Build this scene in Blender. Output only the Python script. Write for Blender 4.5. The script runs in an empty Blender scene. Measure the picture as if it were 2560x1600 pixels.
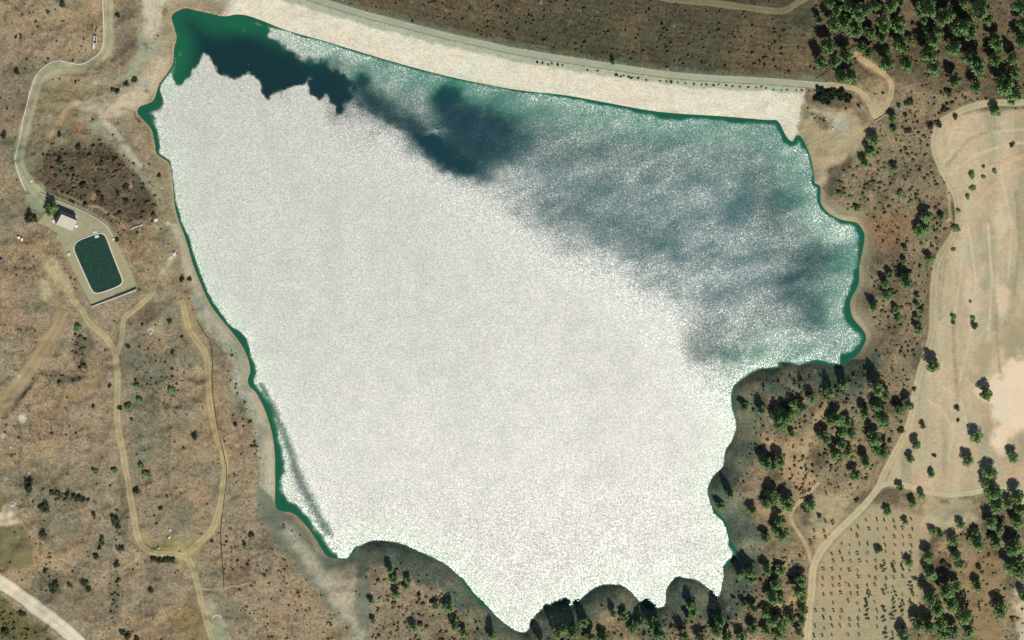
import bpy, bmesh, math, random
import numpy as np
from mathutils import Vector, Matrix

# ---------------------------------------------------------------- camera, world, sun, exposure
S = bpy.context.scene
COL = S.collection
D, TILT, AZ = 24000.0, math.radians(27.0), math.radians(18.0)
MPP = 0.3125                                    # metres per map unit (1/2560 of the picture width)
cam_d = bpy.data.cameras.new('camera'); cam = bpy.data.objects.new('camera', cam_d); COL.objects.link(cam)
CP = Vector((-math.sin(AZ)*math.sin(TILT)*D, math.cos(AZ)*math.sin(TILT)*D, math.cos(TILT)*D))
fwd = (-CP).normalized(); upv = (Vector((0, 1, 0)) - fwd*fwd.y).normalized(); rgt = fwd.cross(upv)
RM = Matrix((rgt, upv, -fwd)).transposed()
cam.matrix_world = Matrix.Translation(CP) @ RM.to_4x4()
cam_d.sensor_width = 36.0; cam_d.lens = 36.0*D/800.0
cam_d.clip_start = 10.0; cam_d.clip_end = 90000.0
S.camera = cam

SUNZ = math.radians(32.2)
sun_dir = Vector((math.sin(AZ)*math.sin(SUNZ), -math.cos(AZ)*math.sin(SUNZ), math.cos(SUNZ)))
W = bpy.data.worlds.new('World'); S.world = W; W.use_nodes = True
nt = W.node_tree; bg = nt.nodes['Background']
sky = nt.nodes.new('ShaderNodeTexSky'); sky.sky_type = 'NISHITA'; sky.sun_disc = False
sky.sun_elevation = math.pi/2 - SUNZ; sky.sun_rotation = math.atan2(sun_dir.x, sun_dir.y)
sky.altitude = 300.0; sky.air_density = 1.0; sky.dust_density = 0.6
nt.links.new(sky.outputs[0], bg.inputs[0]); bg.inputs[1].default_value = 0.06
sd = bpy.data.lights.new('sun', 'SUN'); sd.energy = 3.9; sd.angle = math.radians(0.5); sd.color = (1.0, 0.95, 0.845)
so = bpy.data.objects.new('sun', sd); COL.objects.link(so); so.rotation_euler = sun_dir.to_track_quat('Z', 'Y').to_euler()
S.view_settings.view_transform = 'Standard'; S.view_settings.look = 'None'
S.view_settings.exposure = 0.0; S.view_settings.gamma = 1.0
S.render.engine = 'CYCLES'
S.render.resolution_x = 1024; S.render.resolution_y = 640

rng = np.random.default_rng(7); random.seed(7)

# ---------------------------------------------------------------- map helpers
_R = np.array(RM); _C = np.array(CP)
def g(u, v, h=0.0):
    """map coordinates (u right, v down) and height above the lake -> world xyz"""
    u = np.asarray(u, float); v = np.asarray(v, float); h = np.asarray(h, float)
    a = (u-1280.0)/2560.0*800.0/D; b = -(v-800.0)/2560.0*800.0/D
    d = a[..., None]*_R[:, 0] + b[..., None]*_R[:, 1] - _R[:, 2]
    t = (h-_C[2])/d[..., 2]
    return _C + d*t[..., None]

def lin(r, g_, b, k=1.0):
    f = lambda c: ((c/255.0+0.055)/1.055)**2.4 if c > 10 else c/255.0/12.92
    return np.array([f(r), f(g_), f(b)])*k

def sstep(a, b, x):
    t = np.clip((x-a)/(b-a), 0, 1); return t*t*(3-2*t)

_lat = rng.random((8, 257, 257))
def vnoise(u, v, scale, k=0):
    x = np.asarray(u)/scale + 31.7*k + 500; y = np.asarray(v)/scale + 17.3*k + 500
    xi = np.floor(x).astype(int); yi = np.floor(y).astype(int)
    fx = x-xi; fy = y-yi; fx = fx*fx*(3-2*fx); fy = fy*fy*(3-2*fy)
    L = _lat[k % 8]; a = xi % 256; b = yi % 256
    return (L[a, b]*(1-fx)+L[a+1, b]*fx)*(1-fy) + (L[a, b+1]*(1-fx)+L[a+1, b+1]*fx)*fy - 0.5
def fbm(u, v, scale, k=0, o=4):
    s = 0; a = 1.0
    for i in range(o): s = s + a*vnoise(u, v, scale/(2**i), k+i); a *= 0.5
    return s

def crom(pts, n=4, closed=False):
    P = [np.array(p, float) for p in pts]; out = []; N = len(P)
    for i in range(N if closed else N-1):
        if closed: p0, p1, p2, p3 = P[i-1], P[i], P[(i+1) % N], P[(i+2) % N]
        else: p0, p1, p2, p3 = P[max(i-1, 0)], P[i], P[i+1], P[min(i+2, N-1)]
        for j in range(n):
            t = j/n
            out.append(0.5*((2*p1)+(-p0+p2)*t+(2*p0-5*p1+4*p2-p3)*t*t+(-p0+3*p1-3*p2+p3)*t**3))
    if not closed: out.append(P[-1])
    return np.array(out)

def pdist(u, v, pts, closed=False, far=1e9):
    """distance to polyline; for closed polygons signed (negative inside)"""
    u = np.asarray(u, float); v = np.asarray(v, float); sh = u.shape
    uf = u.ravel(); vf = v.ravel(); pts = np.asarray(pts, float)
    out = np.full(uf.shape, far)
    if far < 1e8:
        lo = pts.min(0)-far; hi = pts.max(0)+far
        m = (uf > lo[0]) & (uf < hi[0]) & (vf > lo[1]) & (vf < hi[1])
    else: m = np.ones(uf.shape, bool)
    x = uf[m]; y = vf[m]; best = np.full(x.shape, 1e18); ins = np.zeros(x.shape, bool)
    n = len(pts)
    for i in range(n if closed else n-1):
        ax, ay = pts[i]; bx, by = pts[(i+1) % n]; dx, dy = bx-ax, by-ay; L = dx*dx+dy*dy+1e-12
        t = np.clip(((x-ax)*dx+(y-ay)*dy)/L, 0, 1)
        best = np.minimum(best, (x-ax-t*dx)**2+(y-ay-t*dy)**2)
        if closed and abs(by-ay) > 1e-9:
            ins ^= ((ay > y) != (by > y)) & (x < dx*(y-ay)/(by-ay)+ax)
    r = np.sqrt(best)
    if closed: r = np.where(ins, -r, r)
    out[m] = np.minimum(r, far) if not closed else np.where(r > far, far, r)
    return out.reshape(sh)

def gauss(u, v, cu, cv, ru, rv, ang=0.0):
    a = math.radians(ang); x = (u-cu)*math.cos(a)+(v-cv)*math.sin(a); y = -(u-cu)*math.sin(a)+(v-cv)*math.cos(a)
    return np.exp(-(x/ru)**2-(y/rv)**2)

# ---------------------------------------------------------------- outlines read off the place
SHORE = [(430,38),(460,21),(484,25),(526,34),(561,41),(595,36),(635,44),(719,77),(809,102),(957,147),(1116,190),(1280,223),
(1412,238),(1518,257),(1650,280),(1809,291),(1915,300),(1944,302),(1960,331),(1970,347),(1983,354),(1989,341),(2002,341),(2018,370),
(2028,397),(2036,442),(2037,458),(2051,466),(2052,506),(2071,532),(2103,549),(2140,556),(2155,572),(2162,590),(2158,620),(2153,643),
(2148,670),(2148,704),(2140,725),(2128,747),(2126,770),(2134,797),(2155,821),(2165,840),(2162,858),(2145,887),(2116,908),(2100,922),
(2081,916),(2047,910),(2020,908),(1997,914),(1976,908),(1949,908),(1947,919),(1920,922),(1894,926),(1860,946),(1838,966),(1831,990),(1834,1025),
(1842,1060),(1838,1085),(1830,1103),(1814,1130),(1809,1165),(1785,1190),(1772,1215),(1771,1235),(1778,1262),(1796,1284),(1814,1303),(1824,1332),(1828,1353),
(1840,1372),(1846,1384),(1838,1398),(1816,1420),(1809,1451),(1804,1480),(1796,1494),(1780,1483),(1764,1467),(1738,1451),(1715,1447),(1695,1442),(1680,1454),(1666,1478),
(1664,1512),(1645,1521),(1616,1521),(1595,1502),(1576,1480),(1555,1465),(1526,1462),(1497,1466),(1470,1483),(1449,1504),(1436,1515),
(1399,1512),(1365,1520),(1343,1536),(1330,1560),(1318,1580),(1301,1582),(1280,1573),(1235,1538),(1190,1498),(1164,1466),(1137,1434),(1103,1409),
(1063,1388),(1024,1369),(984,1356),(944,1352),(918,1357),(894,1372),(880,1390),(868,1400),(841,1398),(817,1390),(799,1364),(778,1330),
(751,1298),(730,1282),(703,1278),(689,1265),(688,1226),(688,1200),(685,1111),(667,1037),(642,984),(624,966),(620,948),(626,927),(619,893),
(603,861),(579,829),(556,801),(526,762),(503,712),(484,665),(471,620),(458,580),(447,551),(437,516),(434,479),(430,440),(423,408),
(404,394),(391,382),(386,352),(378,323),(362,304),(344,283),(349,267),(368,260),(384,251),(391,233),(399,209),(413,190),(429,167),
(434,148),(436,119),(442,93),(434,63)]
SH = crom(SHORE, 3, True)
CREST = crom([(420,-130),(600,-62),(740,-18),(812,5),(905,34),(1010,61),(1116,89),(1222,112),(1280,126),(1439,152),(1545,168),(1677,187),(1809,197),(1915,202),(2052,213),(2110,217)], 3)
YARD = [(90,559),(112,530),(100,505),(112,488),(145,498),(190,517),(243,543),(272,564),(286,590),(317,654),(341,712),(228,766),(183,678),(159,625),(143,585)]
POND = crom([(188,609),(201,599),(219,592),(238,585),(252,583),(262,588),(268,600),(280,632),(295,670),(306,699),(304,708),(296,715),(272,725),(246,733),(235,731),(227,721),(210,684),(195,650),(185,625)], 3, True)
FIELD = [(2344,402),(2338,350),(2350,315),(2385,292),(2430,280),(2700,270),(2700,1330),(2445,1230),(2380,1245),(2300,1235),(2262,1222),(2205,1216),(2245,1135),(2272,1086),(2290,1025),(2298,972),(2312,919),(2333,853),(2338,800),(2345,717),(2352,665),(2364,633),(2392,590),(2402,548),(2398,511),(2392,479),(2368,440)]
ORCH = [(2045,1420),(2090,1350),(2130,1305),(2180,1262),(2215,1262),(2290,1290),(2330,1330),(2300,1390),(2300,1450),(2300,1520),(2260,1600),(2260,1680),(2018,1680),(2026,1560),(2036,1480)]
RED = [(2155,561),(2200,540),(2260,540),(2265,590),(2235,620),(2200,625)]

CALMNW = [(425,20),(440,15),(640,40),(656,60),(680,79),(660,88),(688,100),(706,114),(738,138),(767,148),(812,153),(830,172),(865,185),(878,212),(880,245),(862,257),(860,278),(838,291),(846,262),(825,251),(815,235),(796,251),(780,238),(770,201),(733,217),(693,225),(669,249),(655,232),(653,212),(640,188),(618,182),(582,196),(555,186),(537,169),(522,140),(510,134),(498,150),(480,180),(455,206),(439,217),(434,190),(436,150),(430,120)]
MID = [(700,-60),(1000,-60),(1280,80),(1900,150),(2200,300),(2320,560),(2320,900),(2100,1010),(1900,1010),(1820,1000),(1750,920),(1700,830),(1600,750),(1480,690),(1380,600),(1260,500),(1150,450),(1080,420),(1000,370),(930,310),(895,262),(880,220),(850,180),(800,150)]
CALMW = [(447,551,9),(400,400,6),(386,352,14),(349,275,28),(420,180,4),(430,440,3),(471,620,12),(503,712,15),(556,799,12),(603,861,18),(622,930,24),
(642,984,20),(667,1037,20),(687,1130,24),(690,1220,36),(703,1278,34),(751,1298,24),(778,1330,24),(817,1390,28),(865,1400,8),(944,1352,2),(1063,1388,5),
(1190,1496,10),(1280,1573,3),(1400,1512,3),(1500,1465,2),(1616,1515,3),(1738,1451,3),(1790,1494,3),(1842,1372,16),(1824,1332,12),(1800,1290,10),(1775,1250,1),
(1810,1143,2),(1834,984,4),(1894,926,2),(1976,908,2),(2081,916,12),(2125,895,34),(2162,850,40),(2128,780,26),(2140,725,18),(2153,643,18),(2160,590,32),
(2120,552,14),(2071,532,8),(2050,480,10),(2028,397,6),(1995,341,14),(1944,302,14),(1809,291,17),(1650,280,18),(1518,257,12),(1412,238,7),(1280,224,5),
(1116,190,5),(957,147,4),(809,102,4),(719,77,8),(640,46,12)]

# tracks: name, label, width, centre line, rut colour, middle colour
TR = {
 'gravel_road': (25, [(276,-60),(271,0),(270,53),(271,100),(262,132),(238,156),(201,169),(159,169),(124,175),(100,196),(87,225),(77,265),(66,304),(56,344),(49,384),(47,400),(54,426),(74,460),(95,486),(112,500)], (165,160,132), (148,146,118)),
 'farm_track': (17, [(2700,250),(2560,256),(2480,258),(2430,266),(2385,286),(2350,308),(2336,350),(2345,400),(2364,440),(2386,479),(2393,511),(2396,548),(2383,590),(2354,633),(2341,665),(2335,717),(2332,800),(2325,853),(2304,919),(2290,972),(2282,1025),(2264,1086),(2237,1131),(2206,1197),(2198,1216),(2166,1258),(2118,1306),(2079,1343),(2047,1385),(2032,1425),(2030,1465),(2023,1517),(2018,1600),(2012,1680)], (192,176,143), (176,163,132)),
 'field_track': (13, [(2394,560),(2405,530),(2412,487),(2431,458),(2457,434),(2502,408),(2560,390),(2660,360)], (196,174,140), (176,160,128)),
 'side_track': (12, [(2200,1216),(2235,1205),(2272,1216),(2317,1229),(2370,1237),(2436,1232),(2480,1215)], (196,182,150), (186,172,142)),
 'foot_track': (8, [(2047,1205),(2013,1242),(1991,1261),(1978,1282),(1976,1300),(1990,1322),(2007,1348),(2020,1375),(2027,1405)], (190,165,132), (168,148,118)),
 'east_loop_track': (13, [(2070,211),(2110,216),(2140,222),(2165,245),(2180,275),(2190,296),(2212,268),(2227,235),(2228,205),(2208,183),(2174,160),(2142,140)], (186,165,128), (172,154,120)),
 'dirt_track': (15, [(174,735),(183,749),(212,784),(220,805),(254,832),(275,858),(288,882),(291,919),(294,959),(292,1025),(296,1065),(304,1117),(315,1176),(320,1199),(325,1240),(335,1293),(341,1332),(356,1366),(384,1380),(423,1385),(463,1390),(475,1405),(487,1438),(497,1478),(511,1531),(521,1570),(529,1600),(540,1680)], (178,162,126), (156,143,108)),
 'shore_track': (16, [(463,1390),(489,1364),(524,1332),(542,1293),(553,1253),(558,1213),(563,1170),(558,1131),(542,1091),(532,1051),(526,1012),(521,959),(519,906),(511,879),(492,850),(471,821),(460,770),(450,745)], (176,158,120), (158,142,104)),
 'branch_track': (13, [(292,885),(302,850),(307,832),(307,800),(317,788),(340,770),(370,744),(383,725),(386,705)], (174,158,122), (156,142,108)),
 'embankment_track': (28, [(158,775),(151,800),(132,835),(106,874),(88,903),(66,932),(38,970),(8,1010),(-40,1065)], (162,143,110), (150,132,100)),
 'chalk_road': (32, [(-60,1422),(0,1456),(53,1490),(106,1530),(159,1572),(198,1606),(260,1670)], (226,212,188), (212,198,174)),
 'toe_track': (15, [(1600,-20),(1677,-2),(1769,6),(1849,16),(1920,25),(1950,28),(1968,24),(1988,9),(2012,-4),(2050,-30)], (150,142,112), (138,130,102)),
 'meadow_path': (6, [(420,1530),(443,1548),(449,1530),(470,1512)], (150,130,85), (150,130,85)),
}
CRESTW = 16

# ---------------------------------------------------------------- heights
def field_vals(U, V):
    d = pdist(U, V, SH, True)*MPP
    dc_abs = pdist(U, V, CREST)
    # sign of crest distance: downstream (above) positive
    cu = CREST[:, 0]; cv = CREST[:, 1]
    vc = np.interp(U, cu, cv)
    dc = np.where(V < vc, dc_abs, -dc_abs)*MPP
    return d, dc

def height(U, V, d=None, dc=None):
    if d is None: d, dc = field_vals(U, V)
    west = 1-sstep(640, 900, U+0.15*(1000-V))
    south = sstep(820, 900, V)*(1-west); R = 5.0*west + 9.5*(1-west) + 4.5*south
    Wd = 26.0*west + 26.0*(1-west)
    t = np.clip(d/Wd, 0, 1.0)
    hb = R*(1.6*t-0.6*t*t) + 0.028*np.clip(d-Wd, 0, 200)
    amp = np.clip(d/35, 0, 1)
    rg = 1-np.abs(fbm(U, V, 70, 6, 4))*2.2
    hn = fbm(U, V, 190, 1, 3)*6.5*amp*(0.5+0.5*west) + fbm(U, V, 46, 3, 3)*(2.2+0.4*west)*amp + rg*(1.8+0.5*west)*amp + fbm(U, V, 15, 2, 2)*(0.5+0.3*west)*np.clip(d/12, 0, 1)
    hg = np.where(d > 0, hb+hn, np.maximum(d*0.45, -9.0))
    hg = hg + 3.5*gauss(U, V, 230, 420, 110, 60, 35)*amp
    # ridge beside the embankment track and hollow by the crossroads
    fr = pdist(U, V, [(104,938),(98,948),(61,996),(18,1049)], far=60)
    hg = hg + 2.4*np.exp(-(fr/7.0)**2)
    fr = pdist(U, V, [(372,1408),(440,1412)], far=60); hg = hg + 1.6*np.exp(-(fr/7.0)**2)
    fr = pdist(U, V, [(1975,1330),(2030,1420)], far=60)
    # spillway hollow east of the dam
    # fields and orchard lie flat
    for P_, hh, s in ((FIELD, 15.0, 60), (ORCH, 13.0, 40)):
        f = 1-sstep(-10, s, pdist(U, V, P_, True, far=s+5)); hg = hg*(1-f) + hh*f
    # dam
    up = -dc-3.0
    hu = 9.0*np.clip(d, 0, None)/(np.clip(d, 0, None)+np.clip(up, 0, None)+1e-6)
    hu = np.where(d < 0, np.maximum(d*0.45, -9.0), hu)
    hdn = 9.0-0.42*np.clip(dc-3.2, 0, None)
    toe = pdist(U, V, TR['toe_track'][1], far=400)*MPP
    hdn = np.maximum(hdn, -22.0)
    hd = np.where(dc > -3.0, hdn, hu)
    ue = U - 0.22*(V)                                   # slanting east abutment
    wl = sstep(500, 640, U+0.9*V)
    wr_up = 1-sstep(1985, 2035, U)
    wr_dn = 1-sstep(1900, 2060, ue+0)
    vcrest = np.interp(U, CREST[:, 0], CREST[:, 1])
    mixr = sstep(0, 14, dc)
    wr = wr_up*(1-mixr)+wr_dn*mixr
    wd = wl*wr
    wd = np.where(V < vcrest+260, wd, 0)
    h = hg*(1-wd) + hd*wd
    # the pump yard is levelled, pond cut into it
    y = 1-sstep(-4, 26, pdist(U, V, YARD, True, far=30)); h = h*(1-y) + 8.0*y
    p = pdist(U, V, POND, True, far=20)
    h = h - 2.2*(1-sstep(-5, 0.5, p))
    return h

def steps(a, b, s, out, gmax):
    xs = list(np.arange(a, b+s*0.5, s)); st = s
    x = xs[-1]
    while x < out: st = min(st*1.35, gmax); x += st; xs.append(x)
    st = s; x = a; pre = []
    while x > -(out-b)+a-0: st = min(st*1.35, gmax); x -= st; pre.append(x)
    return np.array(pre[::-1]+xs)
SP = 3.2
us = steps(-60, 2620, SP, 7500, 700); vs = steps(-60, 1660, SP, 6000, 700)
U, V = np.meshgrid(us, vs, indexing='ij')
dS, dC = field_vals(U, V)
H = height(U, V, dS, dC)
far_ = np.maximum(np.maximum(-U, U-2560), np.maximum(-V, V-1600))
H = H + sstep(200, 3000, far_)*fbm(U, V, 900, 5, 3)*60*(dS > 0)

def hat(u, v):
    """height of the ground grid (bilinear) at map points"""
    u = np.asarray(u, float); v = np.asarray(v, float)
    i = np.clip(np.searchsorted(us, u)-1, 0, len(us)-2); j = np.clip(np.searchsorted(vs, v)-1, 0, len(vs)-2)
    fx = (u-us[i])/(us[i+1]-us[i]); fy = (v-vs[j])/(vs[j+1]-vs[j])
    return (H[i, j]*(1-fx)+H[i+1, j]*fx)*(1-fy)+(H[i, j+1]*(1-fx)+H[i+1, j+1]*fx)*fy

# ---------------------------------------------------------------- ground colours (real patches of soil, stone, grass)
A = 0.93
C = np.zeros(U.shape+(3,)); TX = np.ones(U.shape)*0.9      # TX: how mottled
n1 = fbm(U, V, 150, 2, 4); n2 = fbm(U, V, 60, 4, 4); n3 = fbm(U, V, 22, 6, 3)
def put(m, col, tex=None):
    global C, TX
    m = np.clip(m, 0, 1)
    C = C*(1-m[..., None]) + lin(*col, k=A)*m[..., None]
    if tex is not None: TX = TX*(1-m)+tex*m
put(np.ones(U.shape), (147,131,108))
put(sstep(0.0, 0.45, n1), (152,132,104)); put(sstep(0.0, 0.5, -n1), (124,117,96)); put(0.5*sstep(0.15, 0.5, n2), (146,124,97)); put(0.55*sstep(0.15, 0.5, -n2), (112,106,84))
east = sstep(1300, 1500, U+0.2*V)
put(east*0.75, (130,116,92)); put(east*sstep(0.05, 0.4, n2)*0.7, (150,130,100)); put(east*sstep(0.05, 0.4, -n2)*0.7, (90,80,62))
def poly(P_, col, soft=10, tex=None, k=1.0, nz=12):
    f = pdist(U, V, P_, True, far=soft+nz+5)
    put(k*(1-sstep(-soft, soft, f+nz*n3)), col, tex)
def line(P_, w, col, soft=4, tex=None, k=1.0, nz=4):
    f = pdist(U, V, P_, far=w+soft+nz+5)
    put(k*(1-sstep(w/2-soft, w/2+soft, f+nz*n3)), col, tex)
# west side
poly([(120,360),(190,370),(250,350),(330,400),(400,500),(395,545),(330,560),(270,540),(180,500),(110,480),(90,430)], (88,76,61), 20, 1.2, 0.95)
poly([(90,215),(150,215),(260,230),(310,200),(330,200),(270,250),(150,250),(95,300)], (128,116,90), 12, None, 0.8)
line([(120,200),(180,205),(240,205),(290,180),(320,160)], 22, (160,142,112), 8, 0.5, 0.7)
line([(170,290),(130,330),(112,370)], 14, (166,140,108), 8, 0.5, 0.6)
poly([(345,-60),(357,0),(345,120),(318,165),(290,205),(270,235),(225,246),(180,258),(230,285),(265,296),(300,296),(344,283),(380,250),(398,205),(430,160),(440,90),(430,45),(455,15),(600,30),(640,30),(600,-10),(540,-60)], (156,145,120), 9, 0.6)
poly([(358,-60),(357,0),(362,70),(368,110),(390,90),(405,45),(418,-10),(470,-60)], (186,176,154), 8, 0.5)
poly([(385,150),(360,175),(335,225),(290,243),(230,248),(186,258),(225,282),(265,294),(310,285),(344,265),(380,240),(392,215),(412,185),(425,150),(405,140)], (184,170,146), 7, 0.6, 0.9)
poly([(340,110),(345,140),(325,180),(300,200),(330,190),(370,150),(395,125),(395,100),(370,95)], (150,152,130), 8, 0.5, 0.8)
line([(440,20),(500,10),(560,15),(600,8)], 16, (142,130,108), 7, 0.6, 0.8)
poly([(195,285),(260,300),(300,320),(345,400),(400,470),(420,500),(395,500),(340,440),(300,380),(240,330),(190,300)], (150,146,125), 10, 0.5, 0.8)
line([(265,305),(300,345),(330,390),(348,415)], 12, (182,174,156), 6, 0.4, 0.75)
line([(333,432),(360,470),(378,500)], 9, (70,68,56), 5, None, 0.7)
line([(200,318),(196,335)], 18, (168,118,88), 10, None, 0.6)
poly([(395,395),(425,410),(432,480),(420,560),(445,620),(460,700),(440,690),(405,640),(385,600),(395,540),(385,470)], (138,130,104), 14, 0.6, 0.6)
poly([(-60,150),(60,160),(110,175),(85,230),(70,330),(-60,350)], (122,110,94), 16, 1.0, 0.7)
poly([(285,-60),(340,-60),(338,60),(325,150),(290,180),(290,60)], (118,106,88), 12, 1.0, 0.7)
line([(330,200),(300,215),(280,225)], 16, (88,84,68), 8, 1.0, 0.7)
line([(440,15),(455,8),(500,14),(560,22)], 6, (150,128,104), 4, 0.6, 0.7); line([(415,10),(425,40),(420,80),(428,130)], 8, (146,130,108), 4, 0.8, 0.6)
line([(345,60),(352,130),(330,190),(300,230)], 5, (150,160,138), 3, 0.4, 0.6)
line([(180,262),(160,280),(140,310),(125,350)], 5, (170,146,114), 3, 0.5, 0.7); line([(205,262),(175,285),(150,320)], 4, (110,98,76), 3, 0.5, 0.6)
for (a, b, ru, rv, an, cl_, kk) in ((215,855,34,26,60,(92,86,70),.7),(150,945,50,14,10,(96,90,74),.7),(195,880,14,45,0,(96,88,72),.6),(325,880,60,40,70,(112,108,90),.7),(370,930,60,46,40,(114,110,92),.7),(420,1010,26,60,0,(146,130,104),.7),(470,970,30,34,30,(156,138,108),.6),(310,1290,16,80,0,(104,98,78),.7),(285,1480,16,90,0,(100,94,76),.7),(110,1330,20,30,0,(98,94,76),.7),(120,1460,40,40,40,(98,94,76),.7),(205,1450,36,26,0,(112,104,84),.6),(395,1440,40,50,0,(108,104,88),.6),(370,1510,30,60,10,(110,104,86),.6),(230,1540,60,20,0,(112,100,86),.5),(600,1440,30,60,30,(118,98,78),.6),(170,1250,60,12,14,(88,84,64),.6),(60,1190,60,12,0,(120,110,92),.5),(500,1250,26,60,0,(160,136,108),.5),(390,1270,40,50,0,(128,118,96),.5),(130,1080,70,50,0,(146,122,98),.5),(200,1370,46,40,0,(150,126,98),.5),(545,880,20,40,-20,(108,102,84),.6),(600,1000,14,40,-20,(104,102,82),.6),(455,1130,20,60,0,(140,128,100),.5),(60,700,40,60,0,(124,112,94),.5),(20,780,50,50,0,(156,126,98),.5),(350,660,30,50,0,(146,120,90),.5),(340,600,40,20,30,(128,116,88),.5),(440,560,20,60,-10,(140,134,108),.4)):
    put(kk*sstep(0.2, 0.7, gauss(U, V, a, b, ru, rv, an)+0.45*n3+0.3*n2), cl_)
# old terraces on the south-west slope
for k in range(9):
    x0 = 40+k*62; line([(x0,1000+20*math.sin(k)),(x0+14,1090),(x0+6,1180),(x0+22,1270)], 4, (150,132,104) if k % 2 else (108,98,78), 3, 0.6, 0.5)
line([(110,985),(150,1000),(190,1010),(240,985)], 6, (96,88,70), 4, None, 0.6); line([(95,925),(150,930),(200,925)], 5, (92,82,64), 3, None, 0.6)
line([(0,1155),(60,1150),(130,1135),(180,1120)], 8, (156,138,108), 5, 0.5, 0.5); line([(20,880),(90,850),(140,830)], 5, (158,140,110), 3, .5, .5)
line([(600,1240),(612,1170),(600,1090),(575,1020)], 5, (112,104,84), 4, .6, .6); line([(590,1330),(600,1400),(640,1480)], 5, (110,100,80), 4, .6, .6)
# drawdown band along the west shore
wb = sstep(0, 1, np.clip((1-sstep(10, 16, dS+3*n3)), 0, 1))*(U < 720)*(V > 740)*(dS > -5)
wb2 = (1-sstep(5, 9, dS+2*n3))*(U < 720)*(V > 560)*(dS > -5)
put(wb, (160,156,136), 0.6); put(wb2*0.9, (182,172,150), 0.45)
put(0.5*(1-sstep(2, 4, dS))*(U < 1000)*(V < 900)*(dS > -5)*(V > 380), (150,148,124), 0.4)
put(0.5*sstep(0.0, 0.3, n2)*wb, (120,128,110))
put((1-sstep(0.4, 1.4, np.abs(dS-0.6)))*0.7*(U < 1240), (176,150,116))
# V shaped beach in the south west
poly([(640,1205),(695,1268),(760,1300),(800,1370),(850,1402),(885,1385),(925,1352),(925,1420),(918,1500),(922,1590),(905,1605),(880,1590),(810,1500),(730,1400),(650,1300),(640,1240)], (116,120,102), 6, 0.4)
line([(716,1320),(760,1380),(800,1440),(850,1510),(900,1585)], 30, (176,167,146), 13, 0.6, 0.8, 12)
poly([(800,1432),(890,1412),(893,1480),(880,1510),(845,1510)], (182,169,147), 13, 0.6, 0.85, 16)
line([(735,1290),(775,1330),(795,1375),(840,1400)], 10, (166,142,112), 5, None, 0.7)
# south and east banks
sb = (1-sstep(17, 23, dS+7*n3+5*n2))*sstep(895, 955, U+20*n3)*(V > 880)*(dS > -6)
put(sb, (100,108,92), 0.85)
put(sb*0.6*sstep(0.0, 0.35, n2), (146,138,112)); put(sb*0.7*sstep(0.05, 0.35, -n2), (84,92,80))
put((1-sstep(0.5, 3.0, np.abs(dS)))*0.55*(U > 900)*(V > 500), (84,100,84))
stp = np.sin(dS*1.9+5*n2+2*n3)*(0.5+np.clip(2*n1, -0.4, 0.5)); C = C*(1+0.08*stp*np.clip(sb+wb, 0, 1))[..., None]
eb = (1-sstep(7, 11, dS+3*n3))*(U > 2020)*(V > 380)*(V <= 900)*(dS > -6)
put(eb, (140,130,104), 0.5); put((1-sstep(2, 5, dS+2*n3))*(U > 2020)*(V > 380)*(V < 900)*(dS > -6)*0.8, (172,158,130), 0.4)
poly(RED, (144,108,80), 16, 0.9, 0.7)
poly([(2008,262),(2060,268),(2130,285),(2190,330),(2160,380),(2100,395),(2050,445),(2036,442),(2028,397),(2018,370),(2002,341)], (168,152,122), 10, 0.5, 0.9)
poly([(2075,285),(2110,290),(2120,320),(2090,325)], (176,172,154), 8, 0.4, 0.9)
poly([(2010,265),(2055,285),(2070,320),(2055,325),(2030,290),(2012,300)], (104,106,86), 7, 0.9, 0.8)
poly([(2045,400),(2120,380),(2100,420),(2060,470),(2045,455)], (186,166,138), 8, 0.4, 0.7)
poly([(2070,420),(2110,415),(2100,470),(2075,490),(2062,470)], (84,76,60), 9, 0.8, 0.8)
poly([(2130,215),(2160,225),(2190,215),(2230,240),(2215,270),(2190,300),(2170,262),(2150,240)], (176,164,132), 6, 0.35, 0.9)
poly([(2136,212),(2200,192),(2222,215),(2215,255),(2190,262),(2160,225)], (150,130,100), 6, 0.9, 0.7)
# field
poly(FIELD, (183,166,139), 5, 0.34, 1.0, 3)
ff = 1-sstep(-12, 4, pdist(U, V, FIELD, True, far=30))
st = fbm(U*1.0, V*0.22, 40, 3, 4)
put(ff*0.75*sstep(0.0, 0.35, st), (194,176,147)); put(ff*0.75*sstep(0.02, 0.35, -st), (154,147,118)); put(ff*0.4*sstep(0.1, 0.4, n2), (192,160,128))
def patch(P_, col, k=1.0, s=12): poly(P_, col, s, 0.12, k, 26)
patch([(2600,890),(2520,900),(2500,935),(2475,925),(2450,950),(2440,985),(2475,1000),(2490,1060),(2480,1110),(2500,1130),(2530,1080),(2600,1070)], (230,204,178), 0.95, 15)
patch([(2500,520),(2520,560),(2495,640),(2490,620)], (206,188,160), .8); patch([(2420,700),(2450,760),(2440,800),(2410,740)], (204,186,160), .8); patch([(2490,690),(2530,760),(2510,790),(2480,770)], (210,192,166), .8)
patch([(2500,840),(2520,830),(2505,900),(2490,920)], (212,190,162), .8)
patch([(2450,860),(2560,800),(2560,860),(2490,880),(2470,960),(2430,950)], (158,148,118), .7); patch([(2465,610),(2485,620),(2480,720),(2455,720)], (158,152,122), .7)
line([(2400,1080),(2430,1140),(2460,1200)], 40, (200,180,150), 20, None, .5)
patch([(2320,1240),(2440,1250),(2450,1300),(2380,1330),(2280,1330)], (182,166,134), .9)
patch([(2220,1330),(2270,1330),(2290,1380),(2260,1400)], (196,178,148), .8)
patch([(2540,1470),(2640,1450),(2640,1620),(2545,1620)], (200,184,156), .9)
patch([(2440,1370),(2510,1400),(2505,1600),(2440,1600),(2390,1500)], (146,122,92), .8)
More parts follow.
